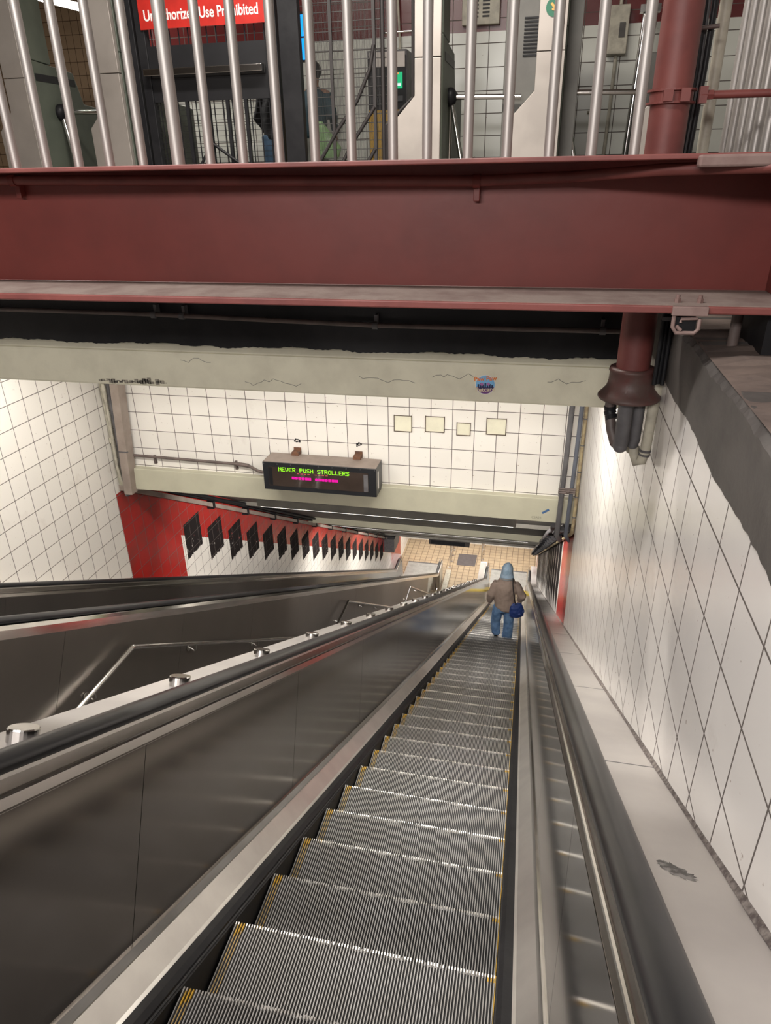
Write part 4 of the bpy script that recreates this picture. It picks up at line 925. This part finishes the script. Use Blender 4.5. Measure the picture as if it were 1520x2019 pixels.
G().tube([P(.235, -.15, .97), P(.21, -.195, 1.08), P(.185, -.205, 1.20), P(.160, -.185, 1.34), P(.145, -.13, 1.43), P(.14, -.02, 1.475), P(.14, .08, 1.44)], .018, 8, flat=.5).build('strap', BLACK, bag)

def small_person(ox, oy, oz, h, label, mats, lean=.1, turn=0):
    p = thing('person', label, 'person', (ox, oy, oz)); k = h / 1.75
    P = lambda x_, y_, z: (ox + k * (x_ * math.cos(turn) - y_ * math.sin(turn)), oy + k * (x_ * math.sin(turn) + y_ * math.cos(turn)), oz + k * z)
    J = [(P(0, 0, .92), .12 * k), (P(0, lean * .5, 1.18), .10 * k), (P(0, lean, 1.36), .08 * k), (P(0, lean * 1.2, 1.49), .05 * k), (P(0, lean * 1.4, 1.62), .085 * k), (P(0, lean * 1.4, 1.69), .06 * k),
         (P(-.19, lean, 1.40), .055 * k), (P(-.25, lean, 1.12), .042 * k), (P(-.20, lean + .2, .95), .03 * k), (P(.19, lean, 1.40), .055 * k), (P(.25, lean, 1.12), .042 * k), (P(.20, lean + .2, .95), .03 * k),
         (P(-.09, 0, .84), .085 * k), (P(-.10, .02, .48), .06 * k), (P(-.10, -.02, .08), .04 * k), (P(-.10, .1, .04), .035 * k), (P(.09, 0, .84), .085 * k), (P(.10, .02, .48), .06 * k), (P(.10, -.02, .08), .04 * k), (P(.10, .1, .04), .035 * k)]
    skin_obj('body', J, [(0, 1), (1, 2), (2, 3), (3, 4), (4, 5), (2, 6), (6, 7), (7, 8), (2, 9), (9, 10), (10, 11), (0, 12), (12, 13), (13, 14), (14, 15), (0, 16), (16, 17), (17, 18), (18, 19)], SKINM, p)
    for sg_ in (-1, 1):
        g = G(); hand(g, P(sg_ * .20, lean + .2, .95), (0, .3, -.9)); g.build('hand', SKINM, p)
    g = G(); g.loft([ell(P(0, .0, .86), .17 * k, .13 * k), ell(P(0, lean * .5, 1.15), .18 * k, .14 * k), ell(P(0, lean, 1.38), .17 * k, .12 * k), ell(P(0, lean * 1.2, 1.47), .08 * k, .08 * k)])
    for sg_ in (-1, 1): g.tube([P(sg_ * .16, lean, 1.38), P(sg_ * .25, lean, 1.12), P(sg_ * .21, lean + .17, .98)], [.075 * k, .065 * k, .05 * k], 12)
    cloth('jacket', g, mats[0], p, .018, .02, .1, 3)
    g = G()
    for sg_ in (-1, 1): g.loft([ell(P(sg_ * .09, 0, .92), .11 * k, .12 * k), ell(P(sg_ * .10, .02, .5), .08 * k, .085 * k), ell(P(sg_ * .10, -.02, .08), .075 * k, .08 * k)])
    cloth('trousers', g, mats[1], p, .018, .02, .08, 3)
    g = G(); g.ball(P(0, lean * 1.4 - .015, 1.655), (.10 * k, .11 * k, .11 * k)); g.build('hair', mats[2], p)
    g = G()
    for sg_ in (-1, 1): g.ball(P(sg_ * .10, .05, .04), (.05 * k, .13 * k, .045 * k))
    g.build('shoe', SHOE, p)
    return p
small_person(-2.50, 7.95, -.349, 1.36, 'person in a teal top and pale trousers behind the mesh with a green bag', (mat('teal_cloth', (.03, .075, .10), .7), mat('pale_trousers', (.42, .41, .40), .8), BLACK), lean=.12)
small_person(-2.72, 7.4, -.349, 1.30, 'person in blue jeans standing behind the black gate, mostly hidden', (mat('black_jacket', (.014, .014, .016), .7), mat('pale_denim', (.08, .15, .24), .8), BLACK), lean=.05)
t = tag(G().loft([ell((-2.30, 7.75, .12), .12, .08), ell((-2.29, 7.75, .22), .14, .09), ell((-2.32, 7.75, .34), .08, .05), ell((-2.36, 7.75, .46), .02, .015)]).build('carrier_bag', mat('pale_green_plastic', (.38, .62, .30), .35)), 'pale green plastic carrier bag held by the person in the teal top', 'bag')
